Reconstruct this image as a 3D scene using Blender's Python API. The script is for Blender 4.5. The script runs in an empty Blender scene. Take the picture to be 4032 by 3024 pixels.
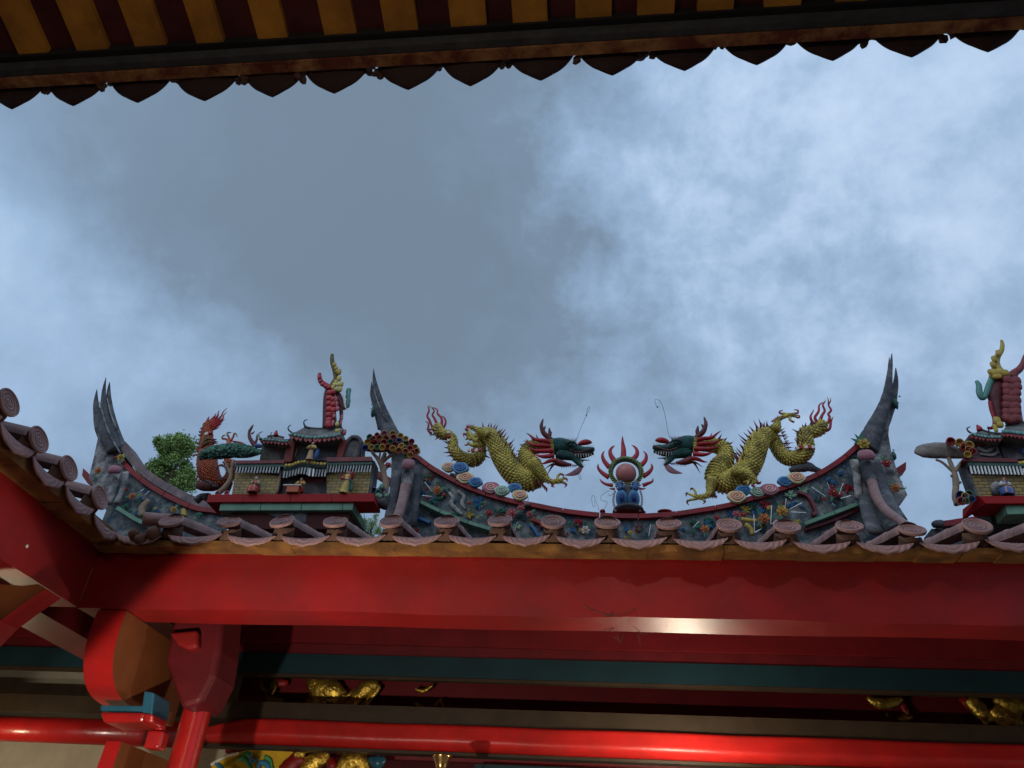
import bpy, bmesh, math, random
import numpy as np
from mathutils import Vector as V, Matrix
random.seed(7)
rad = math.radians
scene = bpy.context.scene
COL = scene.collection
# ---------------------------------------------------------------- camera (at the origin, ground at z=-1.6)
FPX = 3028.0
PSI, PIT, ROL = rad(7.5), rad(35.4), rad(3.6)
Fw = V((-math.sin(PSI)*math.cos(PIT), math.cos(PSI)*math.cos(PIT), math.sin(PIT)))
Rt = V((math.cos(PSI), math.sin(PSI), 0)); Up = Rt.cross(Fw)
R2 = Rt*math.cos(ROL)+Up*math.sin(ROL); U2 = -Rt*math.sin(ROL)+Up*math.cos(ROL)
cd = bpy.data.cameras.new("camera"); cam = bpy.data.objects.new("camera", cd); COL.objects.link(cam)
cam.matrix_world = Matrix((R2, U2, -Fw)).transposed().to_4x4()
cd.sensor_width = 36; cd.lens = FPX/4032*36; cd.clip_start = .05; cd.clip_end = 2000
scene.camera = cam
def ray(x, y): return Fw+R2*((x-2016)/FPX)-U2*((y-1512)/FPX)
# ---------------------------------------------------------------- world: overcast evening sky
SUN_EL, SUN_ROT = rad(42), rad(205)
world = bpy.data.worlds.new("World"); scene.world = world; world.use_nodes = True
wn, wl = world.node_tree.nodes, world.node_tree.links
wn.clear()
def N(t, tree=None, **k):
    n = (tree or wn).new(t)
    for a, b in k.items(): setattr(n, a, b)
    return n
def lin(r, g, b):
    f = lambda c: (c/255/12.92) if c/255 <= .04045 else ((c/255+.055)/1.055)**2.4
    return (f(r), f(g), f(b), 1)
tc = N('ShaderNodeTexCoord')
def noise(scale, det, dist=0, rough=.5, seed=0):
    mp = N('ShaderNodeMapping'); mp.inputs['Location'].default_value = (seed, seed*1.3, -seed)
    wl.new(tc.outputs['Generated'], mp.inputs['Vector'])
    n = N('ShaderNodeTexNoise'); n.inputs['Scale'].default_value = scale; n.inputs['Detail'].default_value = det
    n.inputs['Roughness'].default_value = rough; n.inputs['Distortion'].default_value = dist
    wl.new(mp.outputs[0], n.inputs['Vector']); return n
def math_(op, a, b=None, c=None):
    m = N('ShaderNodeMath', operation=op)
    for i, v in enumerate((a, b, c)):
        if v is None: continue
        if isinstance(v, (int, float)): m.inputs[i].default_value = v
        else: wl.new(v, m.inputs[i])
    return m.outputs[0]
# wobble the direction a little so cloud edges are ragged
nz = noise(3.0, 7, .0, .58, 2.0)
vs = N('ShaderNodeVectorMath', operation='SUBTRACT'); wl.new(nz.outputs['Color'], vs.inputs[0]); vs.inputs[1].default_value = (.5, .5, .5)
vm = N('ShaderNodeVectorMath', operation='SCALE'); wl.new(vs.outputs[0], vm.inputs[0]); vm.inputs['Scale'].default_value = .42
va = N('ShaderNodeVectorMath', operation='ADD'); wl.new(tc.outputs['Generated'], va.inputs[0]); wl.new(vm.outputs[0], va.inputs[1])
vn = N('ShaderNodeVectorMath', operation='NORMALIZE'); wl.new(va.outputs[0], vn.inputs[0])
def blob(x, y, k):
    d = ray(x, y).normalized()
    vd = N('ShaderNodeVectorMath', operation='DOT_PRODUCT'); wl.new(vn.outputs[0], vd.inputs[0]); vd.inputs[1].default_value = d
    return math_('EXPONENT', math_('MULTIPLY', math_('SUBTRACT', vd.outputs['Value'], 1.0), k))
tot = None
for x, y, k, a in [(1250, 900, 9, -.62), (1900, 500, 16, -.40), (1050, 1300, 26, -.10), (2000, 1150, 30, -.22), (2450,1250,90,-.10), (2000, 1780, 40, .16), (1250, 1800, 50, .16), (600, 500, 14, -.16),
                   (3000, 1000, 18, .30), (3900, 350, 9, .36), (2750, 450, 26, .16), (60, 1000, 60, .46), (400, 1310, 110, .42), (760, 1560, 160, .34), (0, 640, 80, .18), (820, 900, 70, -.12), (2300, 1800, 40, .06), (2600, 650, 70, .20), (150, 350, 50, -.08), (3500, 1750, 30, -.20), (2330, 1350, 260, .10), (1700, 1250, 40, -.12)]:
    b = math_('MULTIPLY', blob(x, y, k), a)
    tot = b if tot is None else math_('ADD', tot, b)
n2 = noise(5.5, 8, .3, .6, 5.0); n3 = noise(1.6, 4, .2, .5, 9.0)
tot = math_('ADD', tot, math_('MULTIPLY', math_('SUBTRACT', n2.outputs['Fac'], .5), .62))
tot = math_('ADD', tot, math_('MULTIPLY', math_('SUBTRACT', n3.outputs['Fac'], .5), .40))
tot = math_('ADD', tot, math_('MULTIPLY', math_('SUBTRACT', noise(4.2, 9, .6, .6, 11.0).outputs['Fac'], .5), .30))
n4 = noise(10, 12, .15, .62, 3.0); n5 = noise(22, 8, .1, .6, 7.0)
mott = math_('MULTIPLY', math_('ADD', blob(3000, 900, 9), math_('MULTIPLY', blob(700, 1300, 14), .30)), math_('ADD', math_('MULTIPLY', math_('SUBTRACT', n4.outputs['Fac'], .5), 1.9), math_('MULTIPLY', math_('SUBTRACT', n5.outputs['Fac'], .5), .5)))
tot = math_('ADD', math_('MULTIPLY', math_('ADD', tot, mott), .54), .50)
ramp = N('ShaderNodeValToRGB'); wl.new(tot, ramp.inputs[0])
cr_ = ramp.color_ramp
cr_.elements[0].position = 0.0; cr_.elements[0].color = lin(116, 135, 155)
cr_.elements[1].position = 1.0; cr_.elements[1].color = lin(206, 226, 250)
for p, c in [(.22, (121, 142, 164)), (.42, (139, 165, 195)), (.60, (160, 187, 219)), (.76, (183, 207, 236))]:
    e = cr_.elements.new(p); e.color = lin(*c)
sky = N('ShaderNodeTexSky'); sky.sky_type = 'NISHITA'; sky.sun_disc = False
sky.sun_elevation = SUN_EL; sky.sun_rotation = SUN_ROT; sky.air_density = 1.5; sky.dust_density = 4
bg1 = N('ShaderNodeBackground'); wl.new(sky.outputs[0], bg1.inputs[0]); bg1.inputs[1].default_value = .05
bg2 = N('ShaderNodeBackground'); wl.new(ramp.outputs[0], bg2.inputs[0])
# unseen brightening added to the clouds behind the viewer, lighting the ridge fronts
vd = N('ShaderNodeVectorMath', operation='DOT_PRODUCT'); wl.new(vn.outputs[0], vd.inputs[0])
vd.inputs[1].default_value = (math.sin(SUN_ROT)*math.cos(SUN_EL), math.cos(SUN_ROT)*math.cos(SUN_EL), math.sin(SUN_EL))
wl.new(math_('MULTIPLY_ADD', math_('EXPONENT', math_('MULTIPLY', math_('SUBTRACT', vd.outputs['Value'], 1.0), 2.6)), .65, 1.0), bg2.inputs[1])
mx = N('ShaderNodeMixShader'); mx.inputs[0].default_value = .93
wl.new(bg1.outputs[0], mx.inputs[1]); wl.new(bg2.outputs[0], mx.inputs[2])
wo = N('ShaderNodeOutputWorld'); wl.new(mx.outputs[0], wo.inputs[0])
# overcast sun: weak and very soft
sl = bpy.data.lights.new("sun", 'SUN'); sl.energy = .5; sl.angle = rad(40); sl.color = (1, .95, .88)
so = bpy.data.objects.new("sun", sl); COL.objects.link(so)
sd = V((math.sin(SUN_ROT)*math.cos(SUN_EL), math.cos(SUN_ROT)*math.cos(SUN_EL), math.sin(SUN_EL)))
so.rotation_euler = (-sd).to_track_quat('-Z', 'Y').to_euler()
scene.view_settings.view_transform = 'Standard'; scene.view_settings.look = 'None'
scene.view_settings.gamma = 1; scene.view_settings.exposure = 0
scene.render.engine = 'CYCLES'
# ---------------------------------------------------------------- pixel helpers (photo px -> a point on a plane of the building)
def PY(x, y, Y): d = ray(x, y); return d*(Y/d.y)
def PX(x, y, X): d = ray(x, y); return d*(X/d.x)
def PZ(x, y, Z): d = ray(x, y); return d*(Z/d.z)
CR = dict(A=(1600, 1500, 2.5525), B=(2300, 1500, 2.5525), C=(2900, 1350, 2.0733), D=(300, 1400, 2.2117), E=(750, 1350, 2.0737),
          F=(3500, 1300, 1.9512), G=(0, 1450, 1.6588), H=(0, 2250, 2.0109), I=(700, 2350, 1.3825), J=(2300, 2350, 1.2771), P=(0, 0, 1/1.8228), S=(0, 0, 1))
def q(c, x, y): a = CR[c]; return (a[0]+x/a[2], a[1]+y/a[2])
def W(c, x, y, Y): return PY(*q(c, x, y), Y)
def mpp(c, Y): return Y/Fw.y*1.0/FPX/CR[c][2]*.93      # metres per crop px at depth Y (about)
# ---------------------------------------------------------------- materials
MATS = {}
def mat(name, col, rough=.6, var=.25, vscale=12, bump=.15, bscale=40, metal=0, dirt=0, dcol=(.03, .028, .025), dscale=4, island=0, spec=.3, coat=0, rings=None, emit=0, dpos=.5, detail_rough=None):
    if name in MATS: return MATS[name]
    m = bpy.data.materials.new(name); m.use_nodes = True
    nt = m.node_tree; n = nt.nodes; l = nt.links
    b = n['Principled BSDF']; b.inputs['Roughness'].default_value = rough; b.inputs['Metallic'].default_value = metal
    b.inputs['Specular IOR Level'].default_value = spec
    if coat: b.inputs['Coat Weight'].default_value = coat; b.inputs['Coat Roughness'].default_value = .15
    t = n.new('ShaderNodeTexCoord')
    nz = n.new('ShaderNodeTexNoise'); nz.inputs['Scale'].default_value = vscale; nz.inputs['Detail'].default_value = 6; nz.inputs['Roughness'].default_value = .62
    l.new(t.outputs['Object'], nz.inputs['Vector'])
    hs = n.new('ShaderNodeHueSaturation'); hs.inputs['Color'].default_value = (*col, 1)
    mr = n.new('ShaderNodeMapRange'); mr.inputs[1].default_value = .3; mr.inputs[2].default_value = .7
    mr.inputs[3].default_value = 1-var; mr.inputs[4].default_value = 1+var
    l.new(nz.outputs['Fac'], mr.inputs[0])
    val = mr.outputs[0]
    if island:
        g = n.new('ShaderNodeNewGeometry')
        m2 = n.new('ShaderNodeMapRange'); m2.inputs[3].default_value = 1-island; m2.inputs[4].default_value = 1+island
        l.new(g.outputs['Random Per Island'], m2.inputs[0])
        mu = n.new('ShaderNodeMath'); mu.operation = 'MULTIPLY'; l.new(val, mu.inputs[0]); l.new(m2.outputs[0], mu.inputs[1]); val = mu.outputs[0]
    l.new(val, hs.inputs['Value'])
    out = hs.outputs[0]
    if dirt:
        nd = n.new('ShaderNodeTexNoise'); nd.inputs['Scale'].default_value = dscale; nd.inputs['Detail'].default_value = 9; nd.inputs['Roughness'].default_value = .7
        l.new(t.outputs['Object'], nd.inputs['Vector'])
        rp = n.new('ShaderNodeValToRGB'); rp.color_ramp.elements[0].position = dpos-.08; rp.color_ramp.elements[1].position = dpos+.12
        rp.color_ramp.elements[0].color = (0, 0, 0, 1); rp.color_ramp.elements[1].color = (dirt, dirt, dirt, 1)
        l.new(nd.outputs['Fac'], rp.inputs[0])
        mi = n.new('ShaderNodeMix'); mi.data_type = 'RGBA'; l.new(rp.outputs[0], mi.inputs[0]); l.new(out, mi.inputs[6]); mi.inputs[7].default_value = (*dcol, 1)
        out = mi.outputs[2]
    l.new(out, b.inputs['Base Color'])
    h = None
    if bump:
        nb = n.new('ShaderNodeTexNoise'); nb.inputs['Scale'].default_value = bscale; nb.inputs['Detail'].default_value = 5
        l.new(t.outputs['Object'], nb.inputs['Vector']); h = nb.outputs['Fac']
    if rings:
        w = n.new('ShaderNodeTexWave'); w.wave_type = 'RINGS'; w.rings_direction = rings[0]; w.inputs['Scale'].default_value = rings[1]
        w.inputs['Distortion'].default_value = rings[2]; w.inputs['Detail'].default_value = 2; w.inputs['Detail Scale'].default_value = 2
        l.new(t.outputs['Object'], w.inputs['Vector'])
        ad = n.new('ShaderNodeMath'); ad.operation = 'MULTIPLY_ADD'; ad.inputs[1].default_value = rings[3]
        l.new(w.outputs['Fac'], ad.inputs[0])
        if h: l.new(h, ad.inputs[2])
        h = ad.outputs[0]
        # base colour multiplied darker in the ring troughs
        mi = n.new('ShaderNodeMix'); mi.data_type = 'RGBA'; mi.blend_type = 'MULTIPLY'; mi.inputs[0].default_value = .28
        rp = n.new('ShaderNodeValToRGB'); rp.color_ramp.elements[0].color = (.35, .3, .3, 1); rp.color_ramp.elements[1].position = .45
        l.new(w.outputs['Fac'], rp.inputs[0]); l.new(out, mi.inputs[6]); l.new(rp.outputs[0], mi.inputs[7]); l.new(mi.outputs[2], b.inputs['Base Color'])
    if h:
        bp = n.new('ShaderNodeBump'); bp.inputs['Strength'].default_value = bump if bump else .3; bp.inputs['Distance'].default_value = .01
        l.new(h, bp.inputs['Height']); l.new(bp.outputs[0], b.inputs['Normal'])
    if emit:
        b.inputs['Emission Color'].default_value = (*col, 1); b.inputs['Emission Strength'].default_value = emit
    MATS[name] = m; return m
YEL = mat('yellow_glaze', (.54, .43, .085), .35, .25, 8, .1, 60, dirt=.8, dcol=(.07, .045, .012), dscale=7, island=.3, dpos=.55)
YELD = mat('yellow_underglaze', (.20, .14, .03), .7, .3, 10)
ORG = mat('orange_glaze', (.55, .10, .025), .4, .3, 8, .1, 60, dirt=.6, dscale=8, island=.25)
TEAL = mat('teal_glaze', (.016, .088, .075), .35, .3, 10, .1, 60, island=.4, dirt=.4, dscale=9)
RED = mat('red_glaze', (.36, .016, .022), .45, .3, 10, .15, 50, island=.15, dirt=.3, dscale=9, dcol=(.05, .01, .01))
MAR = mat('maroon_glaze', (.14, .025, .03), .5, .3, 10, .15, 50, island=.35)
BRN = mat('antler_brown', (.10, .02, .018), .5, .3, 14, .2, 60)
BLK = mat('black_mouth', (.018, .016, .016), .5, .3, 14)
WIRE = mat('dark_wire', (.03, .03, .035), .5, .1)
WIREG = mat('grey_wire', (.16, .18, .2), .5, .1)
PINK = mat('pink_glaze', (.36, .15, .18), .5, .2, 10, .1, 50, dirt=.3, dscale=8)
PALE = mat('tooth_white', (.62, .58, .48), .4, .15)
CREAM = mat('cream_glaze', (.60, .55, .30), .45, .15, 10, .1)
OSW = mat('orange_swirl', (.70, .20, .075), .45, .15, 10, .1)
BSW = mat('blue_swirl', (.015, .06, .28), .45, .25, 10, .1)
LBL = mat('light_blue_glaze', (.09, .27, .44), .45, .2, 10, .1)
GSW = mat('green_swirl', (.14, .30, .20), .45, .2, 10, .1)
LGR = mat('light_green_glaze', (.30, .48, .34), .45, .2, 10, .1)
PSW = mat('pink_swirl', (.58, .13, .16), .45, .2, 10, .1)
STONE = mat('weathered_stone', (.36, .345, .325), .85, .3, 9, .6, 35, dirt=.93, dcol=(.04, .042, .048), dscale=5.5, dpos=.47)
STONED = mat('dark_weathered_stone', (.07, .072, .08), .85, .4, 9, .7, 35, dirt=.45, dcol=(.30, .29, .28), dscale=7, dpos=.56)
PANEL = mat('mottled_relief_plaster', (.20, .21, .20), .8, .4, 12, .8, 30, dirt=.92, dcol=(.025, .05, .07), dscale=9, dpos=.46)
COPR = mat('red_coping_tile', (.24, .012, .016), .55, .25, 6, .15, 40, dirt=.45, dcol=(.05, .02, .02), dscale=5)
COPG = mat('green_coping_tile', (.13, .26, .18), .6, .25, 6, .15, 40, dirt=.4, dcol=(.05, .07, .05), dscale=5)
COPB = mat('blue_trim', (.03, .13, .27), .6, .25, 6, .15, 40)
TILE = mat('dusty_pink_clay', (.33, .19, .175), .55, .3, 9, .4, 60, dirt=.75, dcol=(.10, .06, .05), dscale=9)
TILER = mat('clay_disc_rings', (.36, .205, .19), .55, .25, 14, .35, 60, rings=('Y', 17, 1.5, .5), dirt=.6, dcol=(.13, .07, .06), dscale=9)
TILEX = mat('clay_disc_rings_side', (.37, .205, .185), .5, .18, 14, .35, 60, rings=('X', 17, 1.5, .8), dirt=.35, dcol=(.13, .07, .06), dscale=9)
TILEL = mat('clay_lip_rings', (.34, .19, .175), .5, .2, 14, .35, 60, rings=('SPHERICAL', 13, 2.0, .8), dirt=.3, dcol=(.13, .07, .06), dscale=9)
MORT = mat('brown_mortar', (.13, .065, .042), .9, .35, 20, .6, 45, dirt=.5, dscale=10)
EAVB = mat('ochre_eave_board', (.25, .115, .028), .8, .35, 9, .4, 30, dirt=.75, dcol=(.10, .045, .02), dscale=7)
REDP = mat('red_gloss_paint', (.25, .007, .006), .48, .22, 2.2, .22, 12, spec=.35, dirt=.45, dcol=(.13, .012, .012), dscale=2.4)
REDG = mat('red_gloss_lacquer', (.34, .009, .008), .30, .2, 3, .25, 16, spec=.5, coat=.25, dirt=.3, dcol=(.16, .012, .012), dscale=4)
REDK = mat('dark_red_paint', (.115, .006, .009), .45, .2, 4, .1, 20)
ORNP = mat('orange_paint', (.16, .048, .014), .5, .2, 4, .1, 14)
TEAP = mat('teal_paint', (.005, .024, .032), .5, .2, 4, .1, 20)
TEAB = mat('blue_gloss_paint', (.018, .08, .12), .3, .25, 8, .1, 20)
BRNP = mat('brown_paint', (.028, .018, .010), .5, .3, 5, .15, 20)
GOLD = mat('gold_leaf', (.80, .54, .09), .34, .3, 14, .9, 45, metal=.85, dirt=.7, dcol=(.06, .03, .01), dscale=16)
BRASS = mat('brass', (.72, .45, .16), .22, .15, 8, .05, 25, metal=1)
WALL = mat('beige_plaster', (.36, .32, .24), .85, .15, 4, .2, 20)
RAFT = mat('ochre_rafter', (.52, .23, .028), .7, .3, 5, .25, 30, dirt=.4, dcol=(.16, .05, .02), dscale=3)
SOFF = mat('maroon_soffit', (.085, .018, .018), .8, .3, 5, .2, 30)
BLKB = mat('black_gap_strip', (.020, .019, .018), .8, .3, 5, .3, 30)
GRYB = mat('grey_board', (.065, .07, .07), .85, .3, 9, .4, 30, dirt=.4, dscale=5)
PEEL = mat('peeling_board', (.17, .045, .025), .85, .3, 9, .4, 30, dirt=.95, dcol=(.50, .26, .09), dscale=6, dpos=.50)
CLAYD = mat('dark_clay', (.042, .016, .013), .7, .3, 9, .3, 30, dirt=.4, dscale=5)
BRICKY = None
GRND = mat('courtyard_granite', (.24, .22, .20), .85, .25, 1.5, .3, 12, dirt=.4, dcol=(.10, .09, .08), dscale=1)
TRUNK = mat('tan_trunk', (.26, .19, .13), .8, .3, 12, .4, 40)
BARK = mat('bark', (.10, .075, .055), .9, .3, 12, .4, 20)
LEAF = mat('leaf_green', (.26, .37, .11), .6, .3, 3, 0, island=.55)
PINE = mat('pine_glaze', (.018, .075, .045), .5, .3, 9, 0, island=.6)
FLW = {k: mat(k+'_petal', c, .5, .2, 12, .1, 50, island=.25) for k, c in dict(orange=(.42, .12, .04), yellow=(.42, .30, .05), red=(.28, .02, .03), white=(.5, .42, .38), rose=(.38, .08, .10), gold=(.42, .22, .05)).items()}
LEAFG = mat('glazed_leaf', (.03, .13, .07), .5, .3, 12, .1, 50, island=.4)
SHARD = mat('white_porcelain_sliver', (.85, .88, .9), .15, .05, 12, 0)
SKIN = mat('figurine_skin', (.50, .26, .20), .5, .15)
ROBES = {k: mat('robe_'+k, c, .5, .25, 20, .1, 50) for k, c in dict(red=(.38, .05, .04), blue=(.06, .12, .32), yellow=(.5, .38, .1), teal=(.06, .22, .18), tan=(.42, .28, .16), white=(.55, .5, .46)).items()}
def brick_mat():
    m = bpy.data.materials.new('yellow_glazed_brick'); m.use_nodes = True; n = m.node_tree.nodes; l = m.node_tree.links
    t = n.new('ShaderNodeTexCoord'); mp = n.new('ShaderNodeMapping'); mp.inputs['Rotation'].default_value = (rad(90), 0, 0)
    br = n.new('ShaderNodeTexBrick'); br.inputs['Scale'].default_value = 1; br.inputs['Brick Width'].default_value = .075; br.inputs['Row Height'].default_value = .028
    br.inputs['Mortar Size'].default_value = .003; br.inputs['Color1'].default_value = (.34, .24, .055, 1); br.inputs['Color2'].default_value = (.24, .17, .05, 1); br.inputs['Mortar'].default_value = (.03, .025, .02, 1)
    l.new(t.outputs['Object'], mp.inputs[0]); l.new(mp.outputs[0], br.inputs['Vector'])
    nz = n.new('ShaderNodeTexNoise'); nz.inputs['Scale'].default_value = 9; nz.inputs['Detail'].default_value = 6; l.new(t.outputs['Object'], nz.inputs['Vector'])
    mi = n.new('ShaderNodeMix'); mi.data_type = 'RGBA'; mi.inputs[7].default_value = (.06, .055, .05, 1)
    rp = n.new('ShaderNodeValToRGB'); rp.color_ramp.elements[0].position = .5; rp.color_ramp.elements[1].position = .72; rp.color_ramp.elements[1].color = (.8, .8, .8, 1)
    l.new(nz.outputs['Fac'], rp.inputs[0]); l.new(rp.outputs[0], mi.inputs[0]); l.new(br.outputs['Color'], mi.inputs[6])
    l.new(mi.outputs[2], n['Principled BSDF'].inputs['Base Color']); n['Principled BSDF'].inputs['Roughness'].default_value = .6
    return m
BRICKY = brick_mat()
def pave_mat():
    m = bpy.data.materials.new('courtyard_paving'); m.use_nodes = True; n = m.node_tree.nodes; l = m.node_tree.links
    t = n.new('ShaderNodeTexCoord'); br = n.new('ShaderNodeTexBrick'); br.inputs['Scale'].default_value = 1; br.inputs['Brick Width'].default_value = .6; br.inputs['Row Height'].default_value = .3
    br.inputs['Mortar Size'].default_value = .006; br.inputs['Color1'].default_value = (.24, .21, .19, 1); br.inputs['Color2'].default_value = (.19, .175, .16, 1); br.inputs['Mortar'].default_value = (.07, .065, .06, 1)
    l.new(t.outputs['Object'], br.inputs['Vector']); l.new(br.outputs['Color'], n['Principled BSDF'].inputs['Base Color']); n['Principled BSDF'].inputs['Roughness'].default_value = .8
    return m
# ---------------------------------------------------------------- object helpers
def link(o, parent=None):
    COL.objects.link(o)
    if parent is not None:
        o.parent = parent
        o.matrix_parent_inverse = Matrix.Translation(-wloc(parent))
    return o
def wloc(o):
    l = V((0, 0, 0)); 
    while o is not None:
        l = l+V(o.location)+o.matrix_parent_inverse.translation; o = o.parent
    return l
def tag(o, label, cat, group=None, kind=None):
    if label: o['label'] = label
    if cat: o['category'] = cat
    if group: o['group'] = group
    if kind: o['kind'] = kind
    return o
def thing(name, loc, label, cat, group=None):
    o = bpy.data.objects.new(name, None); o.empty_display_size = .1; o.location = loc; COL.objects.link(o)
    return tag(o, label, cat, group)
def spl(pts, k=6):
    """Catmull-Rom through (Vector, radius) pairs"""
    if len(pts) < 3 or k < 2: return pts
    out = []
    P = [pts[0]]+list(pts)+[pts[-1]]
    for i in range(1, len(P)-2):
        for j in range(k):
            t = j/k; c = []
            for s in (0, 1):
                a, b, d, e = P[i-1][s], P[i][s], P[i+1][s], P[i+2][s]
                c.append(.5*((2*b)+(d-a)*t+(2*a-5*b+4*d-e)*t*t+(3*b-a-3*d+e)*t**3))
            out.append((c[0], max(c[1], 1e-4)))
    out.append(pts[-1]); return out
def frames(pts):
    fr = []; n = None
    for i, (p, r) in enumerate(pts):
        a = pts[max(i-1, 0)][0]; b = pts[min(i+1, len(pts)-1)][0]
        t = (b-a); t = t.normalized() if t.length > 1e-9 else V((0, 0, 1))
        if n is None:
            n = V((0, -1, 0)).cross(t)
            if n.length < .1: n = V((1, 0, 0)).cross(t)
        n = (n-t*n.dot(t)).normalized(); fr.append((p, r, t, n, t.cross(n)))
    return fr
class MB:
    def __init__(s): s.v = []; s.f = []; s.m = []; s.sm = []
    def add(s, vs, fs, m=0, smooth=False):
        o = len(s.v); s.v += [tuple(v) for v in vs]
        for f in fs: s.f.append([i+o for i in f]); s.m.append(m); s.sm.append(smooth)
        return s
    def box(s, c, d, m=0, rot=None):
        c = V(c); h = [x/2 for x in d]
        vs = [V((x*h[0], y*h[1], z*h[2])) for x in (-1, 1) for y in (-1, 1) for z in (-1, 1)]
        if rot is not None: vs = [rot @ v for v in vs]
        return s.add([c+v for v in vs], [(0, 1, 3, 2), (4, 6, 7, 5), (0, 4, 5, 1), (2, 3, 7, 6), (0, 2, 6, 4), (1, 5, 7, 3)], m)
    def bx(s, x0, x1, y0, y1, z0, z1, m=0): return s.box(((x0+x1)/2, (y0+y1)/2, (z0+z1)/2), (x1-x0, y1-y0, z1-z0), m)
    def tube(s, pts, n=8, k=5, flat=1, m=0, smooth=True, bumpy=0):
        pp = spl([(V(p), r) for p, r in pts], k); fr = frames(pp); vs = []; fs = []
        for (p, r, t, a, b) in fr:
            for j in range(n):
                th = 2*math.pi*j/n; rr = r*(1+bumpy*random.uniform(-1, 1))
                vs.append(p+a*rr*math.cos(th)+b*rr*flat*math.sin(th))
        L = len(fr)
        for i in range(L-1):
            for j in range(n):
                fs.append((i*n+j, i*n+(j+1) % n, (i+1)*n+(j+1) % n, (i+1)*n+j))
        fs.append(tuple(range(n))[::-1]); fs.append(tuple((L-1)*n+j for j in range(n)))
        return s.add(vs, fs, m, smooth)
    def ball(s, c, r, n=10, m=0, rot=None, jit=0, sq=1):
        c = V(c); r = V((r, r, r)) if isinstance(r, (int, float)) else V(r); vs = []; fs = []
        h = n//2
        for i in range(h+1):
            ph = math.pi*i/h
            for j in range(n):
                th = 2*math.pi*j/n; e = 1+jit*random.uniform(-1, 1)
                g_ = lambda a: math.copysign(abs(a)**sq, a)
                v = V((r.x*g_(math.sin(ph)*math.cos(th)), r.y*g_(math.sin(ph)*math.sin(th)), r.z*g_(math.cos(ph))))*e
                vs.append(c+(rot @ v if rot is not None else v))
        for i in range(h):
            for j in range(n): fs.append((i*n+j, (i+1)*n+j, (i+1)*n+(j+1) % n, i*n+(j+1) % n))
        return s.add(vs, fs, m, True)
    def cone(s, a, b, r, n=5, m=0, flat=1):
        return s.tube([(a, r), (b, r*.05)], n, 1, flat, m, False)
    def spike(s, a, b, w, m=0, th=.35):
        """flat blade from a to b"""
        a, b = V(a), V(b); t = (b-a).normalized(); sd_ = t.cross(V((0, 1, 0))); sd_ = sd_.normalized() if sd_.length > .1 else V((1, 0, 0)); o = t.cross(sd_)
        return s.add([a+sd_*w, a-sd_*w, a+o*w*th, a-o*w*th, b], [(0, 2, 4), (2, 1, 4), (1, 3, 4), (3, 0, 4), (0, 3, 1, 2)], m)
    def prism(s, pts, d, m=0, smooth=False):
        """front polygon pts (Vectors), extruded by vector d"""
        n = len(pts); d = V(d); pts = [V(p) for p in pts]
        vs = pts+[p+d for p in pts]
        fs = [tuple(range(n)), tuple(range(2*n-1, n-1, -1))]+[(i, i+n, (i+1) % n+n, (i+1) % n) for i in range(n)]
        return s.add(vs, fs, m)
    def lathe(s, c, prof, n=16, m=0, ax='z', smooth=True, lump=0):
        c = V(c); vs = []; fs = []
        for (r, h) in prof:
            for j in range(n):
                th = 2*math.pi*j/n; rr = r*(1+(lump*(1 if j % 2 else -1)))
                x, y = rr*math.cos(th), rr*math.sin(th)
                vs.append(c+(V((x, y, h)) if ax == 'z' else V((x, h, y)) if ax == 'y' else V((h, x, y))))
        L = len(prof)
        for i in range(L-1):
            for j in range(n): fs.append((i*n+j, i*n+(j+1) % n, (i+1)*n+(j+1) % n, (i+1)*n+j))
        fs.append(tuple(range(n))[::-1]); fs.append(tuple((L-1)*n+j for j in range(n)))
        return s.add(vs, fs, m, smooth)
    def scales(s, pts, size, m=0, k=8, lift=.35, jit=.1):
        """overlapping shield-shaped scales over a tube, tips towards the end of the path"""
        pp = spl([(V(p), r) for p, r in pts], k); fr = frames(pp)
        acc = 0; row = 0
        for i in range(1, len(fr)):
            acc += (fr[i][0]-fr[i-1][0]).length
            if acc < size*.46: continue
            acc = 0; row += 1
            p, r, t, a, b = fr[i]
            nn = max(5, int(2*math.pi*r/(size*.78)))
            for j in range(nn):
                th = 2*math.pi*(j+.5*(row % 2))/nn
                o = a*math.cos(th)+b*math.sin(th); sd_ = t.cross(o)
                c = p+o*r; w = size*.48*(1+random.uniform(-jit, jit)); L = size*(1+random.uniform(-jit, jit))
                vs = [c-t*L*.35-o*size*.12, c+sd_*w*.9-t*L*.1, c+sd_*w*.8+t*L*.3+o*size*lift*.45, c+t*L*.62+o*size*lift*.75, c-sd_*w*.8+t*L*.3+o*size*lift*.45, c-sd_*w*.9-t*L*.1, c+t*L*.15+o*size*(lift*.5+.18)]
                s.add(vs, [(x, (x+1) % 6, 6) for x in range(6)], m, False)
        return s
    def build(s, name, mats, parent=None, label=None, loc=None):
        me = bpy.data.meshes.new(name)
        if loc is not None:
            L = V(loc); me.from_pydata([tuple(V(v)-L) for v in s.v], [], s.f)
        else: me.from_pydata(s.v, [], s.f)
        for m in (mats if isinstance(mats, (list, tuple)) else [mats]): me.materials.append(m)
        me.polygons.foreach_set('material_index', s.m); me.polygons.foreach_set('use_smooth', s.sm)
        bm = bmesh.new(); bm.from_mesh(me); bmesh.ops.recalc_face_normals(bm, faces=bm.faces); bm.to_mesh(me); bm.free()
        me.update()
        o = bpy.data.objects.new(name, me)
        if loc is not None: o.location = loc
        link(o, parent)
        if label: o['label'] = label
        return o
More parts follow.
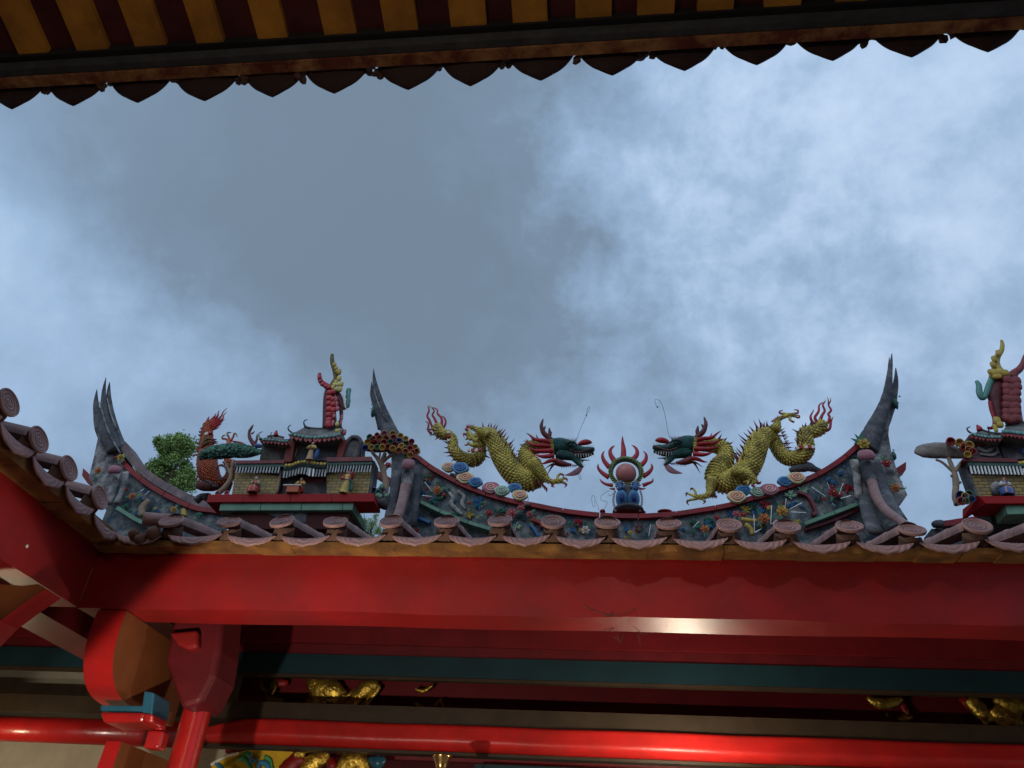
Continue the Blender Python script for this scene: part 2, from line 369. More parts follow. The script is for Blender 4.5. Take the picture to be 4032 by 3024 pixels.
def pathc(c, Y, lst, ks=1.0, dy=0):
    """crop-pixel path [(x, y, r(, dY))] -> [(Vector, radius in m)]"""
    out = []
    for e in lst:
        yy = Y+(e[3] if len(e) > 3 else 0)+dy
        out.append((W(c, e[0], e[1], yy), e[2]*mpp(c, yy)*ks))
    return out
# ================================================================ SETTING
g = MB(); g.add([(-300, -300, -1.6), (300, -300, -1.6), (300, 300, -1.6), (-300, 300, -1.6)], [(0, 1, 2, 3)])
gr = g.build('courtyard_ground', pave_mat()); gr['kind'] = 'structure'
SLP = .25; SA = math.atan(SLP)
EY, EZ = 3.73, 1.76          # far eave: plane of the tile discs and their height
WX = -2.65                   # side hall eave plane
# ---------------------------------------------------------------- far hall
hall = thing('temple_hall', (0, 4.4, -1.6), 'red temple hall across the courtyard under a pink clay tiled roof', 'temple')
rf = MB()
z0 = EZ-.085
rf.add([(-9, EY+.03, z0), (9, EY+.03, z0), (9, 9.5, z0+SLP*5.75), (-9, 9.5, z0+SLP*5.75), (-9, EY+.10, z0-.03), (9, EY+.10, z0-.03), (9, 9.5, z0+SLP*5.75-.1), (-9, 9.5, z0+SLP*5.75-.1)],
       [(0, 1, 2, 3), (7, 6, 5, 4), (0, 4, 5, 1)])
roof = rf.build('roof', CLAYD, hall)
# clip: the part of the far roof west of the valley lies under the side hall roof
def disc_mesh(axis='y', R=.058):
    """tilted clay disc with a raised rim and a spiral rib; local, centre at origin, facing -Y"""
    m = MB(); tilt = rad(38) if axis == 'y' else rad(18); rot = Matrix.Rotation(-tilt, 3, 'X')
    def tr(p): 
        p = rot @ V(p)
        return p if axis == 'y' else V((-p.y, p.x, p.z))
    n = 28; prof = [(0.0, -.004), (.86*R, -.004), (.90*R, -.010), (.99*R, -.010), (R*1.02, -.002), (R*.98, .007), (R*.85, .010)]
    vs = []; fs = []
    for (r, y) in prof:
        for j in range(n):
            th = 2*math.pi*j/n; w = 1+.012*math.sin(3*th+1)
            vs.append(tr((r*w*math.cos(th), y, r*w*math.sin(th))))
    for i in range(len(prof)-1):
        for j in range(n): fs.append((i*n+j, i*n+(j+1) % n, (i+1)*n+(j+1) % n, (i+1)*n+j))
    m.add(vs, fs, 0, True)
    sp = []
    for i in range(44):
        th = i*.42; r = R*(.05+.78*i/44)
        sp.append((tr((r*math.cos(th), -.0048, r*math.sin(th))), .0017))
    m.tube(sp, 4, 1)
    return m
def barrel_mesh(L, axis='y', R=.050):
    m = MB(); n = 12; vs = []; fs = []; rows = []
    seg = [0.0]
    while seg[-1] < L: seg.append(min(seg[-1]+.26, L))
    ys = []
    for i in range(len(seg)-1): ys += [(seg[i]+.0, R*1.05), (seg[i]+.02, R*1.0), (seg[i+1]-.004, R*.95)]
    for (y, r) in ys:
        for j in range(n+1):
            th = math.pi*(1.12*j/n-.06)
            vs.append((r*math.cos(th), y+.01, r*math.sin(th)*1.0+y*SLP-.0))
    for i in range(len(ys)-1):
        for j in range(n): fs.append((i*(n+1)+j, i*(n+1)+j+1, (i+1)*(n+1)+j+1, (i+1)*(n+1)+j))
    # side walls down to the deck
    if axis == 'x': vs = [(-v[1], v[0], v[2]) for v in vs]
    m.add(vs, fs, 0, True)
    return m
def skirt_mesh(axis='y', seed=0):
    r = random.Random(seed); m = MB(); n = 12; vs = []; fs = []
    rows = [(.054, -.010, -.006), (.062, -.006, -.050), (.068, .008, -.088), (.05, .07, -.10)]
    for k, (hw, y, z) in enumerate(rows):
        for j in range(n+1):
            u = 2*j/n-1
            vs.append((hw*u*(1+.06*r.uniform(-1, 1)), y+.05*abs(u)**3+.004*r.uniform(-1, 1), z+(-.03*(1-u*u)**.5 if k == 0 else 0)+.004*r.uniform(-1, 1)))
    for i in range(3):
        for j in range(n): fs.append((i*(n+1)+j, i*(n+1)+j+1, (i+1)*(n+1)+j+1, (i+1)*(n+1)+j))
    if axis == 'x': vs = [(-v[1], v[0], v[2]) for v in vs]
    m.add(vs, fs, 0, True); return m
def lip_mesh(hw=.125, axis='y', drop=.045, tilt=32, L=.5, sag=.028, seed=0, ogee=False):
    """drip tile: crescent lip with a pointed lower edge and the trough behind it"""
    r = random.Random(seed); m = MB(); n = 24; vs = []; fs = []; T = rad(tilt)
    def P_(u, k):     # k: 0 top edge .. 1 lower edge
        top = -sag*(1-u*u); a = abs(u)
        d = drop*(.45*(1-a**8)+.55*(max(0, 1-a**2.2)))*(1-.05*math.sin(min(a*2.2, 1)*math.pi)) + .009*max(0, 1-a*4)+.004
        if ogee: d = drop*(.30*(1-a**1.6)+.56*(1-a**3.2)+.20*max(0, 1-a*2.4)**1.3)+.004
        y = -math.sin(T)*d*k; z = top-math.cos(T)*d*k
        return (u*hw, y, z)
    for k in (0, .33, .66, 1):
        for j in range(n+1): vs.append(P_(2*j/n-1, k))
    for i in range(3):
        for j in range(n): fs.append((i*(n+1)+j, i*(n+1)+j+1, (i+1)*(n+1)+j+1, (i+1)*(n+1)+j))
    o = len(vs)                      # back side, 9 mm thick
    for k in (0, .5, 1):
        for j in range(n+1):
            p = P_(2*j/n-1, k); vs.append((p[0], p[1]+.010, p[2]+.002))
    for i in range(2):
        for j in range(n): fs.append((o+i*(n+1)+j+1, o+i*(n+1)+j, o+(i+1)*(n+1)+j, o+(i+1)*(n+1)+j+1))
    for j in range(n): fs.append((3*(n+1)+j, 3*(n+1)+j+1, o+2*(n+1)+j+1, o+2*(n+1)+j))
    for j in range(n+1):             # trough
        u = 2*j/n-1; vs.append((u*hw, L, -sag*(1-u*u)+L*SLP))
    tb = len(vs)-(n+1)
    for j in range(n): fs.append((j, tb+j, tb+j+1, j+1)); 
    if axis == 'x': vs = [(-v[1], v[0], v[2]) for v in vs]
    m.add(vs, fs, 0, True); return m
capx = [370, 495, 610, 725, 845, 965, 1080, 1195, 1312, 1445, 1575, 1700, 1835, 1970, 2110]
capy = [1125, 1130, 1127, 1130, 1127, 1128, 1127, 1130, 1130, 1133, 1135, 1138, 1140, 1145, 1137]
caps = [PY(x*1.8228, y*1.8228, EY) for x, y in zip(capx, capy)]
for k in range(1, 9): caps.append(V((caps[14].x+.3*k, EY, EZ)))
discM = [disc_mesh('y', .066*s_) for s_ in (1, .97, 1.03)]
proto = {}
def inst(key, mk, mats, name, parent, loc, rotz=0, rotx=0, roty=0):
    """first use builds the mesh at the origin, later uses share it"""
    if key not in proto:
        me = mk()
        o = me.build(name, mats, None); COL.objects.unlink(o); proto[key] = o
    o = proto[key].copy(); o.name = name; o.location = loc; o.rotation_euler = (rotx, roty, rotz); link(o, parent)
    return o
for i, c in enumerate(caps):
    s_ = i % 3; rj = random.uniform(-.05, .05)
    t = inst(('bar', s_), lambda: barrel_mesh(3.1+.02*s_, 'y', .054), TILE, 'round_tile', hall, c+V((0, .012, 0)), random.uniform(-.012, .012))
    inst(('disc', s_), lambda: discM[s_], TILER, 'tile_disc', t, c+V((0, random.uniform(-.006, .004), random.uniform(-.004, .004))), random.uniform(-.10, .10), random.uniform(-.12, .08), rj)
    inst(('skirt', s_), lambda: skirt_mesh('y', s_), MORT, 'mortar_fill', t, c+V((0, .006, -.004)))
lips = []
for i in range(len(caps)-1):
    a, b = caps[i], caps[i+1]; c = (a+b)/2; hw = (b.x-a.x)/2*.90
    key = ('lip', i % 4)
    o = inst(key, lambda: lip_mesh(.130, 'y', .046, 15, .6, .018, i), TILEL, 'drip_tile', hall, V((c.x, EY-.012, c.z-.078+random.uniform(-.004, .004))), random.uniform(-.03, .03), 0, random.uniform(-.04, .04))
    o.scale = (hw/.130, 1, 1)
o = inst(('lip', 0), None, TILEL, 'drip_tile', hall, V((caps[0].x-.155, EY-.01, EZ-.082)), 0, 0, .03)
# broken piece in the valley corner
bt = MB(); pb = PY(335*1.8228, 1118*1.8228, EY+.05)
bt.tube([(pb+V((-.055, -.02, -.02)), .040), (pb+V((.09, .05, .0)), .042)], 12, 1); bt.build('broken_tile', TILE, hall)
bm_ = MB(); pb = PY(318*1.8228, 1150*1.8228, EY-.01)
for k in range(9): bm_.ball(pb+V((random.uniform(-.07, .07), random.uniform(-.02, .05), random.uniform(-.05, .035))), random.uniform(.02, .04), 8, 0, None, .18)
bm_.build('corner_mortar', MORT, hall)
# eave board and fascia
e = MB(); n = 60
for i in range(n):
    x0 = -2.78+i*.19; x1 = x0+.188; dz = random.uniform(-.004, .004)
    e.bx(x0, x1+.004, 3.745+random.uniform(0, .004), 3.86, 1.621+dz, 1.657)
e.build('eave_board', EAVB, hall)
f_ = MB(); nf = 48
xs = [-2.8+i*(11.8/nf) for i in range(nf+1)]
vs = []; fs = []
for x in xs:
    j1, j2 = .004*math.sin(x*3.1)+.003*math.sin(x*9), .003*math.sin(x*4.3+1)
    vs += [(x, 3.85+j2, 1.68), (x, 3.85, 1.309+j1), (x, 4.065, 1.306+j2), (x, 4.065, 1.68)]
for i in range(nf):
    for j in range(4): a = i*4; fs.append((a+j, a+(j+1) % 4, a+4+(j+1) % 4, a+4+j))
f_.add(vs, fs); fas = f_.build('fascia_beam', REDP, hall)
# cobweb twigs and scraps under the fascia
cw = MB()
for (pts) in ([(0, 50), (45, 70), (90, 85), (150, 95), (200, 80), (260, 60)], [(90, 85), (128, 96), (140, 70)], ):
    cw.tube([(W('J', x, y, 3.843), .0016) for x, y in pts], 4, 2)
for (pts) in ([(250, 150), (275, 170), (285, 185), (320, 190)], [(100, 165), (150, 155), (120, 175)], [(165, 185), (180, 225)], [(270, 190), (285, 240)], [(150, 200), (185, 230), (200, 185)]):
    cw.tube([(W('J', x, y, 3.86), .0016) for x, y in pts], 4, 1)
cw.build('twig', MORT, hall)
# beams behind (5.8 m away), following the photo's bands
BY = 5.8
def zb(x, y): return PY(x*1.8228, y*1.8228, BY).z
b1 = MB(); b1.bx(-6, 8, BY-.03, BY+.3, zb(1500, 1410), 2.3); b1.build('upper_beam', REDK, hall)
b1 = MB(); b1.bx(-6, 8, BY, BY+.3, zb(1500, 1434)+.002, zb(1500, 1410)-.002); b1.build('beam_moulding', mat('dark_maroon', (.09, .006, .009), .5, .25, 5, .15, 20), hall)  # darker maroon than the other red beams
b1 = MB(); b1.bx(-6, 8, BY-.01, BY+.04, zb(1500, 1479), zb(1500, 1434)); b1.build('teal_beam', TEAP, hall)
b1 = MB(); b1.bx(-6, 8, BY-.005, BY+.04, zb(1500, 1487), zb(1500, 1479)-.002); b1.build('beam_lip', BRNP, hall)
b1 = MB(); b1.bx(-6, 8, BY+.01, BY+.25, zb(1500, 1586), zb(1500, 1545)); b1.build('brown_beam', BRNP, hall)
zt, zbb = zb(1500, 1582), zb(1500, 1643)
b1 = MB(); n = 14
prof = [(BY-.05+.012*(1-i/n)*2+(.09*max(0, (i/n-.62)/.38)**2.2)+(.05*max(0, (.12-i/n)/.12)**2), zt+(zbb-zt)*i/n) for i in range(n+1)]+[(BY+.25, zbb), (BY+.25, zt)]
xs = [-2.93, -2.9, -2.84, -2.72, -2.55]+[-2.3+i*.4 for i in range(26)]; vs = []; fs = []
for x in xs:
    kx = 1 if x > -2.55 else .25+.75*((x+2.93)/.38)**.5
    for (y, z) in prof: vs.append((x, y, zbb+(z-zbb)*kx+.003*math.sin(x*5)))
L = len(prof)
for i in range(len(xs)-1):
    for j in range(L): fs.append((i*L+j, i*L+(j+1) % L, (i+1)*L+(j+1) % L, (i+1)*L+j))
fs += [tuple(range(L)), tuple((len(xs)-1)*L+j for j in range(L))]
b1.add(vs, fs, 0, True); b1.build('round_beam', mat('worn_red_lacquer', (.40, .010, .008), .42, .25, 3, .5, 9, spec=.5, dirt=.35, dcol=(.2, .012, .01), dscale=5), hall)
b1 = MB(); b1.bx(-2.9, 8, BY+.02, BY+.12, zbb-.022, zbb-.002); b1.build('beam_lip', BRNP, hall)
zl = zb(100, 1548); zl2 = zb(100, 1604)
b1 = MB(); b1.tube([((-6, BY+.02, (zl+zl2)/2), (zl-zl2)/2), ((-3.02, BY+.02, (zl+zl2)/2), (zl-zl2)/2)], 18, 1, 1.0); b1.build('round_beam', REDG, hall)
# back panel, plaster wall, ceiling, rear wall
b1 = MB(); b1.bx(-2.9, 8, 6.30, 6.36, 1.02, 2.3); b1.build('back_panel', REDK, hall)
b1 = MB(); b1.bx(-8, -2.9, 6.40, 6.5, -1.6, 2.3); b1.build('plaster_wall', WALL, hall)
b1 = MB(); b1.bx(-2.9, 8, 8.2, 8.3, -1.6, 2.9); b1.build('rear_wall', REDK, hall)
b1 = MB(); b1.add([(-6, 4.0, 1.66), (8, 4.0, 1.66), (8, 8.2, 2.3), (-6, 8.2, 2.3)], [(0, 1, 2, 3)]); b1.build('ceiling', SOFF, hall)
# column and bracket
for cx in (-2.27, 3.8):
    c_ = MB(); c_.lathe((cx, 4.45, 0), [(.12, -1.6), (.12, -1.45), (.078, -1.4), (.078, 1.0), (.08, 1.66)], 24); c_.build('column', REDG, hall)
c_ = MB(); c_.prism([V((-2.50, 4.26, 1.66)), V((-2.22, 4.26, 1.66)), V((-2.14, 4.26, 1.22)), V((-2.13, 4.26, 1.08)), V((-2.17, 4.26, .93)), V((-2.27, 4.26, .90)), V((-2.45, 4.26, 1.15))], (0, .3, 0)); o = c_.build('tie_beam', mat('dark_maroon', (0, 0, 0)), hall); bv = o.modifiers.new('bevel', 'BEVEL'); bv.width = .03; bv.segments = 4
br = MB()
fr_ = [(3.87, 1.303), (3.865, 1.22), (3.875, 1.12), (3.91, 1.03), (3.98, .95), (4.08, .905), (4.2, .89)]
fr_ = [(p.x, p.y) for p, _ in spl([(V((a, b, 0)), 0.) for a, b in fr_], 5)]
pf = fr_+[(4.7, .89), (4.7, 1.303)]
xl, xr = -2.69, -2.525
nF = len(pf)
vs = [(xl, y, z) for y, z in pf]+[(xr, y, z) for y, z in pf]
br.add(vs, [tuple(range(nF))[::-1]], 1); br.add(vs, [tuple(range(nF, 2*nF))], 1); br.add(vs, [(i, i+1, i+1+nF, i+nF) for i in range(nF-1)], 0, True)
brk = br.build('bracket', [REDG, ORNP], hall)
bv = brk.modifiers.new('bevel', 'BEVEL'); bv.width = .008; bv.segments = 3
def hbox(pts, Y, xr, name, mt, bev=.006):
    """front face from photo px at Y, right side running back until px xr"""
    pp = [W('H', x, y, Y) for x, y in pts]; ref = PX(*q('H', xr[0], xr[1]), max(p.x for p in pp))
    m = MB(); m.prism(pp, (0, ref.y-Y, 0)); o = m.build(name, mt, hall); b = o.modifiers.new('bevel', 'BEVEL'); b.width = bev; b.segments = 2; return o
hbox([(795, 1058), (1150, 1062), (1150, 1108), (792, 1102)], 4.02, (1230, 1070), 'bracket_block', TEAB)
hbox([(1118, 1112), (1142, 945), (1222, 962), (1202, 1128)], 4.00, (1365, 1080), 'bracket_block', TEAB)
hbox([(785, 1108), (1150, 1114), (1130, 1190), (815, 1196)], 4.01, (1300, 1200), 'block_moulding', REDG, .015)
hbox([(1130, 1118), (1215, 1128), (1205, 1195), (1140, 1192)], 3.99, (1330, 1215), 'block_moulding', REDG, .012)
lb = MB()
pf = [(4.20, .713), (4.19, .55), (4.21, .4), (4.27, .25), (4.8, .25), (4.8, .713)]; xl, xr = -2.60, -2.515; nF = len(pf)
vs = [(xl, y, z) for y, z in pf]+[(xr, y, z) for y, z in pf]
lb.add(vs, [tuple(range(nF))[::-1]], 1); lb.add(vs, [tuple(range(nF, 2*nF))], 1); lb.add(vs, [(i, i+1, i+1+nF, i+nF) for i in range(nF-1)], 0, True)
lb.build('lower_bracket', [REDG, ORNP], hall)
lb = MB(); p = W('H', 1240, 1340, 4.2); lb.box(p, (.09, .08, .09)); lb.box(p+V((0, 0, .06)), (.05, .05, .03))
o = lb.build('bracket_drop', REDG, hall); bv = o.modifiers.new('bevel', 'BEVEL'); bv.width = .02; bv.segments = 3
lb = MB(); lb.prism([W('H', x, y, 4.2) for x, y in [(1330, 480), (1560, 460), (1560, 600), (1480, 620), (1400, 580)]], (0, .2, 0)); o = lb.build('bracket_boss', REDP, hall); bv = o.modifiers.new('bevel', 'BEVEL'); bv.width = .02; bv.segments = 3
# carvings behind the beams
def carve(lst, name, m, Y, parent=hall, n=8):
    for pts in lst:
        mb = MB(); mb.tube(pathc('I', Y, pts), n, 4, .6, bumpy=.06)
        if m is GOLD:
            for k in range(6*len(pts)):
                x, y, r = random.choice(pts)[:3]; cx, cy = x+random.uniform(-.6, .6)*r, y+random.uniform(-.6, .6)*r; a0 = random.uniform(0, 6.28); rr = r*random.uniform(.2, .45)
                mb.tube(pathc('I', Y-.55*r*mpp('I', Y), [(cx+rr*(1-j/7)*math.cos(a0+j*.75), cy+rr*(1-j/7)*math.sin(a0+j*.75), max(r*.055*(1-j/9), .6)) for j in range(6)]), 5, 2)
        mb.build(name, m, parent)
GY = 6.2
carve([[(720, 440, 20), (760, 480, 50), (820, 510, 58), (880, 520, 42), (912, 515, 12)], [(900, 530, 14), (890, 570, 14), (860, 590, 12)], [(700, 600, 20), (740, 560, 34), (800, 590, 25)], [(800, 440, 10), (840, 430, 20)]], 'gold_carving', GOLD, GY)
carve([[(870, 600, 22), (930, 580, 30), (990, 530, 34), (1040, 490, 40), (1090, 480, 20)], [(1000, 600, 14), (1050, 550, 14), (1100, 490, 10)], [(850, 575, 10), (940, 530, 12), (975, 500, 5)]], 'gold_carving', GOLD, GY)
carve([[(1295, 500, 8), (1340, 512, 10), (1385, 480, 8)], [(1295, 575, 5), (1310, 595, 7), (1330, 590, 3)], [(1400, 590, 5), (1425, 565, 5), (1445, 595, 5)], [(1420, 560, 3), (1440, 556, 4)]], 'gold_carving', GOLD, GY)
carve([[(600, 470, 12), (470, 470, 34), (420, 500, 26), (400, 520, 20)], [(340, 590, 20), (380, 550, 40), (440, 560, 40), (480, 590, 20)], [(420, 480, 20), (440, 530, 24)]], 'red_carving', REDP, GY)
carve([[(450, 450, 8), (470, 500, 14), (500, 490, 18), (540, 450, 8)], [(480, 540, 8), (540, 580, 26), (600, 595, 14)], [(480, 600, 24), (520, 590, 24)]], 'gold_carving', FLW['yellow'], GY-.03)
carve([[(480, 450, 5), (490, 490, 9), (500, 510, 6)], [(560, 590, 12), (600, 575, 14)]], 'teal_carving', TEAL, GY-.06)
carve([[(525, 450, 7), (530, 490, 7), (515, 530, 7)]], 'gold_carving', GOLD, GY-.07)
def carveJ(lst, name, m, Y): 
    for pts in lst:
        mb = MB(); mb.tube(pathc('J', Y, pts), 8, 4, .6); mb.build(name, m, hall)
carveJ([[(1420, 505, 8), (1480, 535, 22), (1560, 530, 20), (1600, 510, 8)], [(1575, 605, 8), (1610, 610, 14), (1650, 600, 6)], [(1510, 596, 6), (1525, 590, 7)], [(1630, 570, 4), (1620, 600, 6)]], 'gold_carving', GOLD, GY)
carveJ([[(1930, 510, 25), (1980, 560, 35), (2040, 630, 25)], [(2050, 560, 30), (2100, 600, 40), (2200, 640, 30)], [(2060, 510, 20), (2120, 530, 35), (2200, 560, 40)], [(2060, 520, 6), (2100, 560, 7), (2200, 625, 7)]], 'gold_carving', GOLD, GY)
carveJ([[(1900, 505, 20), (1940, 560, 16)], [(1590, 520, 10), (1610, 560, 14), (1630, 600, 8)]], 'red_carving', REDP, GY+.03)
# painted panel and gold figures under the lowest beam
pp = MB(); P0 = [W('I', x, y, 6.15) for x, y in [(180, 935), (200, 905), (300, 855), (440, 820), (600, 820), (640, 860), (660, 960), (180, 960)]]
pp.prism(P0, (0, .04, 0)); pp.build('painted_panel', mat('panel_yellow_paint', (.62, .38, .02), .5, .2, 8), hall)
carve([[(330, 890, 8), (360, 880, 12), (380, 900, 10), (400, 940, 10)], [(350, 860, 7), (380, 850, 9), (400, 870, 9)], [(470, 870, 8), (500, 890, 9), (510, 940, 8)]], 'green_scroll', mat('scroll_green', (.06, .30, .12), .5, .2), 6.12)
carve([[(440, 940, 9), (440, 905, 9), (480, 910, 12), (500, 960, 10)], [(200, 900, 7), (240, 935, 10), (260, 960, 8)], [(390, 850, 6), (400, 900, 7), (430, 880, 7)]], 'blue_scroll', mat('scroll_blue', (.03, .16, .28), .5, .2), 6.10)
carve([[(180, 915, 8), (260, 870, 7), (330, 850, 6)]], 'white_scroll', PALE, 6.10)
carve([[(700, 960, 40), (740, 900, 42), (790, 880, 30), (800, 840, 20)], [(890, 960, 30), (930, 900, 45), (1000, 900, 35), (1010, 960, 30)], [(950, 870, 14), (960, 850, 14)], [(640, 860, 20), (690, 850, 24)]], 'gold_carving', GOLD, 6.1)
carve([[(580, 960, 40), (640, 900, 40), (690, 880, 25)], [(830, 880, 20), (850, 950, 25)]], 'red_carving', REDP, 6.12)
carve([[(1040, 880, 10), (1090, 900, 30), (1130, 880, 10)], [(1070, 930, 8), (1100, 915, 10), (1120, 900, 8)]], 'teal_carving', TEAB, 6.1)
bb = MB(); bb.bx(-.9, 8, 6.1, 6.2, zb(1500, 1700), zb(1500, 1645)-.02); bb.build('painted_band', TEAP, hall)
# brass bell hanging
pbell = W('I', 1440, 868, 5.2)
bell = thing('brass_bell', pbell, 'small flared brass bell hanging below the red beam', 'bell')
b_ = MB(); b_.lathe(pbell, [(.001, .006), (.045, .008), (.062, .004), (.060, -.004), (.046, -.03), (.034, -.06), (.030, -.09), (.001, -.095)], 24); b_.build('bell_body', BRASS, bell)
b_ = MB(); b_.tube([(pbell+V((0, 0, -.06)), .004), (pbell+V((0, 1.1, -.06)), .004)], 6, 1); b_.build('hanging_rod', WIRE, bell)
# ---------------------------------------------------------------- ceiling lamp whose glow lights the beams
pl_ = V((.57, 5.2, .76))
lamp = thing('ceiling_lamp', pl_, 'round lamp glowing below the red beam at the bottom edge', 'lamp')
b_ = MB(); b_.ball(pl_, .085, 24); b_.build('glass_globe', mat('lamp_glass', (1, .88, .66), .3, 0, emit=190, bump=0), lamp)
b_ = MB(); b_.lathe(pl_+V((0, 0, .08)), [(.02, -.002), (.03, .006), (.02, .014), (.001, .016)], 20); b_.build('lamp_cap', BRASS, lamp)
def lampl(loc, e, r, col=(1, .82, .6), name='fill_light', parent=None):
    l_ = bpy.data.lights.new(name, 'POINT'); l_.energy = e; l_.shadow_soft_size = r; l_.color = col
    o = bpy.data.objects.new(name, l_); o.location = loc; link(o, parent); return o
b_ = MB(); b_.tube([(pl_+V((0, 0, -.05)), .012), (pl_+V((0, .25, -.11)), .012), (pl_+V((0, 1.1, -.11)), .012)], 8, 3); b_.build('lamp_arm', BRASS, lamp)
for (lx, lz, lab, es) in ((-4.45, .70, 'left', 120), (4.1, .72, 'right', 110)):
    p_ = V((lx, 5.2, lz)); t = thing('ceiling_lamp', p_, 'round wall lamp under the beams beyond the '+lab+' edge of the picture', 'lamp')
    b_ = MB(); b_.ball(p_, .06, 16); b_.build('glass_globe', mat('lamp_glass_'+lab, (1, .78, .5), .3, 0, emit=es, bump=0), t)
    b_ = MB(); b_.tube([(p_+V((0, 0, -.05)), .012), (p_+V((0, .25, -.11)), .012), (p_+V((0, 1.1, -.11)), .012)], 8, 3); b_.build('lamp_arm', BRASS, t)
# ---------------------------------------------------------------- side hall (left)
side = thing('side_hall', (-4.2, 2, -1.6), 'red side hall on the left with tiled eave running towards the viewer', 'temple')
s_ = MB(); ZR = 1.78
z1 = ZR-.085
s_.add([(WX-.03, -3, z1), (WX-.03, 3.76, z1), (-6.4, 7.5, z1+SLP*3.75), (-6.4, -3, z1+SLP*3.75), (WX-.1, -3, z1-.03), (WX-.1, 3.8, z1-.03), (-6.4, 7.5, z1+SLP*3.75-.1), (-6.4, -3, z1+SLP*3.75-.1)], [(0, 1, 2, 3), (7, 6, 5, 4), (0, 4, 5, 1), (2, 6, 7, 3)])
s_.build('roof', CLAYD, side)
wc = [PX(a*1.8228, b*1.8228, WX) for a, b in [(215, 1075), (148, 1012), (83, 950), (18, 870)]]
wc += [V((WX, wc[3].y-.27*k, wc[3].z+.01*k)) for k in range(1, 8)]
for i, c in enumerate(wc):
    k3 = i % 3
    t = inst(('wbar', k3), lambda: barrel_mesh(2.6+.02*k3, 'x', .056), TILE, 'round_tile', side, c+V((-.012, 0, 0)))
    inst(('wdisc', k3), lambda: disc_mesh('x', .068), TILEX, 'tile_disc', t, c)
    inst(('wskirt', k3), lambda: skirt_mesh('x', k3+5), MORT, 'mortar_fill', t, c+V((-.006, 0, -.004)))
for i in range(len(wc)-1):
    c = (wc[i]+wc[i+1])/2
    o = inst(('wlip', i % 3), lambda: lip_mesh(.13, 'x', .062, 15, .6, .020, i+9), TILEL, 'drip_tile', side, V((WX+.012, c.y, c.z-.082)))
inst(('wlip', 0), None, TILEL, 'drip_tile', side, V((WX+.0, wc[0].y+.14, wc[0].z-.084)))
e = MB()
for i in range(36):
    y0 = -3+i*.19; dz = random.uniform(-.004, .004)
    e.bx(-2.80, -2.665-random.uniform(0, .004), y0, y0+.192, 1.645+dz, 1.705)
e.build('eave_board', EAVB, side)
f_ = MB(); f_.bx(-3.02, -2.8, -3, 3.846, 1.309, 1.68); f_.build('fascia_beam', REDP, side)
f_ = MB(); p = PX(*q('G', 178, 1162), -2.797); f_.ball(p, (.004, .010, .010), 8); p = PX(*q('G', 365, 1590), -2.797); f_.build('nail_head', PALE, side)
# bracket of the side hall, orange side towards the viewer
def at_(x, y, Y): return W('G', x, y, Y)
wb = MB()
pf = [(250, 1408), (150, 1420), (0, 1412), (-200, 1400), (-700, 1500), (-700, 2000), (-150, 1800), (0, 1650), (150, 1540), (300, 1440)]
pts = [W('G', x, y, 3.36) for x, y in pf]
n_ = len(pts)
back = [p+V((.0, .13, .0)) for p in pts]
wb.add(pts+back, [tuple(range(n_))], 1); wb.add(pts+back, [tuple(range(n_, 2*n_))[::-1]], 1)
wb.add(pts+back, [(i, (i+1) % n_, (i+1) % n_+n_, i+n_) for i in range(n_)], 0)
o = wb.build('bracket', [REDG, ORNP], side); bv = o.modifiers.new('bevel', 'BEVEL'); bv.width = .004; bv.segments = 2
f_ = MB(); f_.bx(-3.3, -3.02, -3, 6.2, 1.285, 1.45); f_.build('inner_beam', REDK, side)
f_ = MB(); f_.bx(-6.2, -6.1, -3, 6.4, -1.6, 2.4); f_.build('rear_wall', WALL, side)
f_ = MB(); f_.add([(-3.02, -3, 1.66), (-3.02, 6.3, 1.66), (-6.1, 6.3, 2.3), (-6.1, -3, 2.3)], [(0, 1, 2, 3)]); f_.build('ceiling', SOFF, side)
for cy in (.3,):
    c_ = MB(); c_.lathe((-3.0, cy, 0), [(.19, -1.6), (.19, -1.45), (.15, -1.4), (.15, 1.0), (.155, 1.31)], 24); c_.build('column', REDG, side)
# ---------------------------------------------------------------- near hall, whose eave hangs over the viewer
near = thing('near_hall', (0, .5, -1.6), 'dark underside of the near hall eave with ochre rafters along the top edge', 'temple')
NY, NZ = 1.86, 3.02
tipsx = [26, 157, 296, 440, 587, 722, 878, 1018, 1168, 1322, 1478, 1634, 1796, 1968, 2133]
tipsy = [236, 229, 222, 219, 210, 202, 212, 186, 174, 163, 153, 133, 127, 124, 106]
tp = [PY(x*1.8228, y*1.8228, NY+.05) for x, y in zip(tipsx, tipsy)]
tp = [tp[0]+V((-.3*k, 0, 0)) for k in (3, 2, 1)]+tp+[tp[-1]+V((.3*k, 0, 0)) for k in (1, 2, 3)]
for i, c in enumerate(tp):
    w = .30 if i in (0, len(tp)-1) else min((tp[i+1].x-tp[i-1].x)/2, .315)
    c.z = min(max(c.z, 2.945), 2.985)
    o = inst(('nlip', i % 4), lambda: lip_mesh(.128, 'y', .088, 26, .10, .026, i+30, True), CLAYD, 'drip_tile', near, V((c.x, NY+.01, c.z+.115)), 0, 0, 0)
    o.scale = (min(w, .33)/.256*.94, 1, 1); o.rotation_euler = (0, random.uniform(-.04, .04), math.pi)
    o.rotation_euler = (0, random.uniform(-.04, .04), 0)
    o.scale = (o.scale[0], -1, 1)
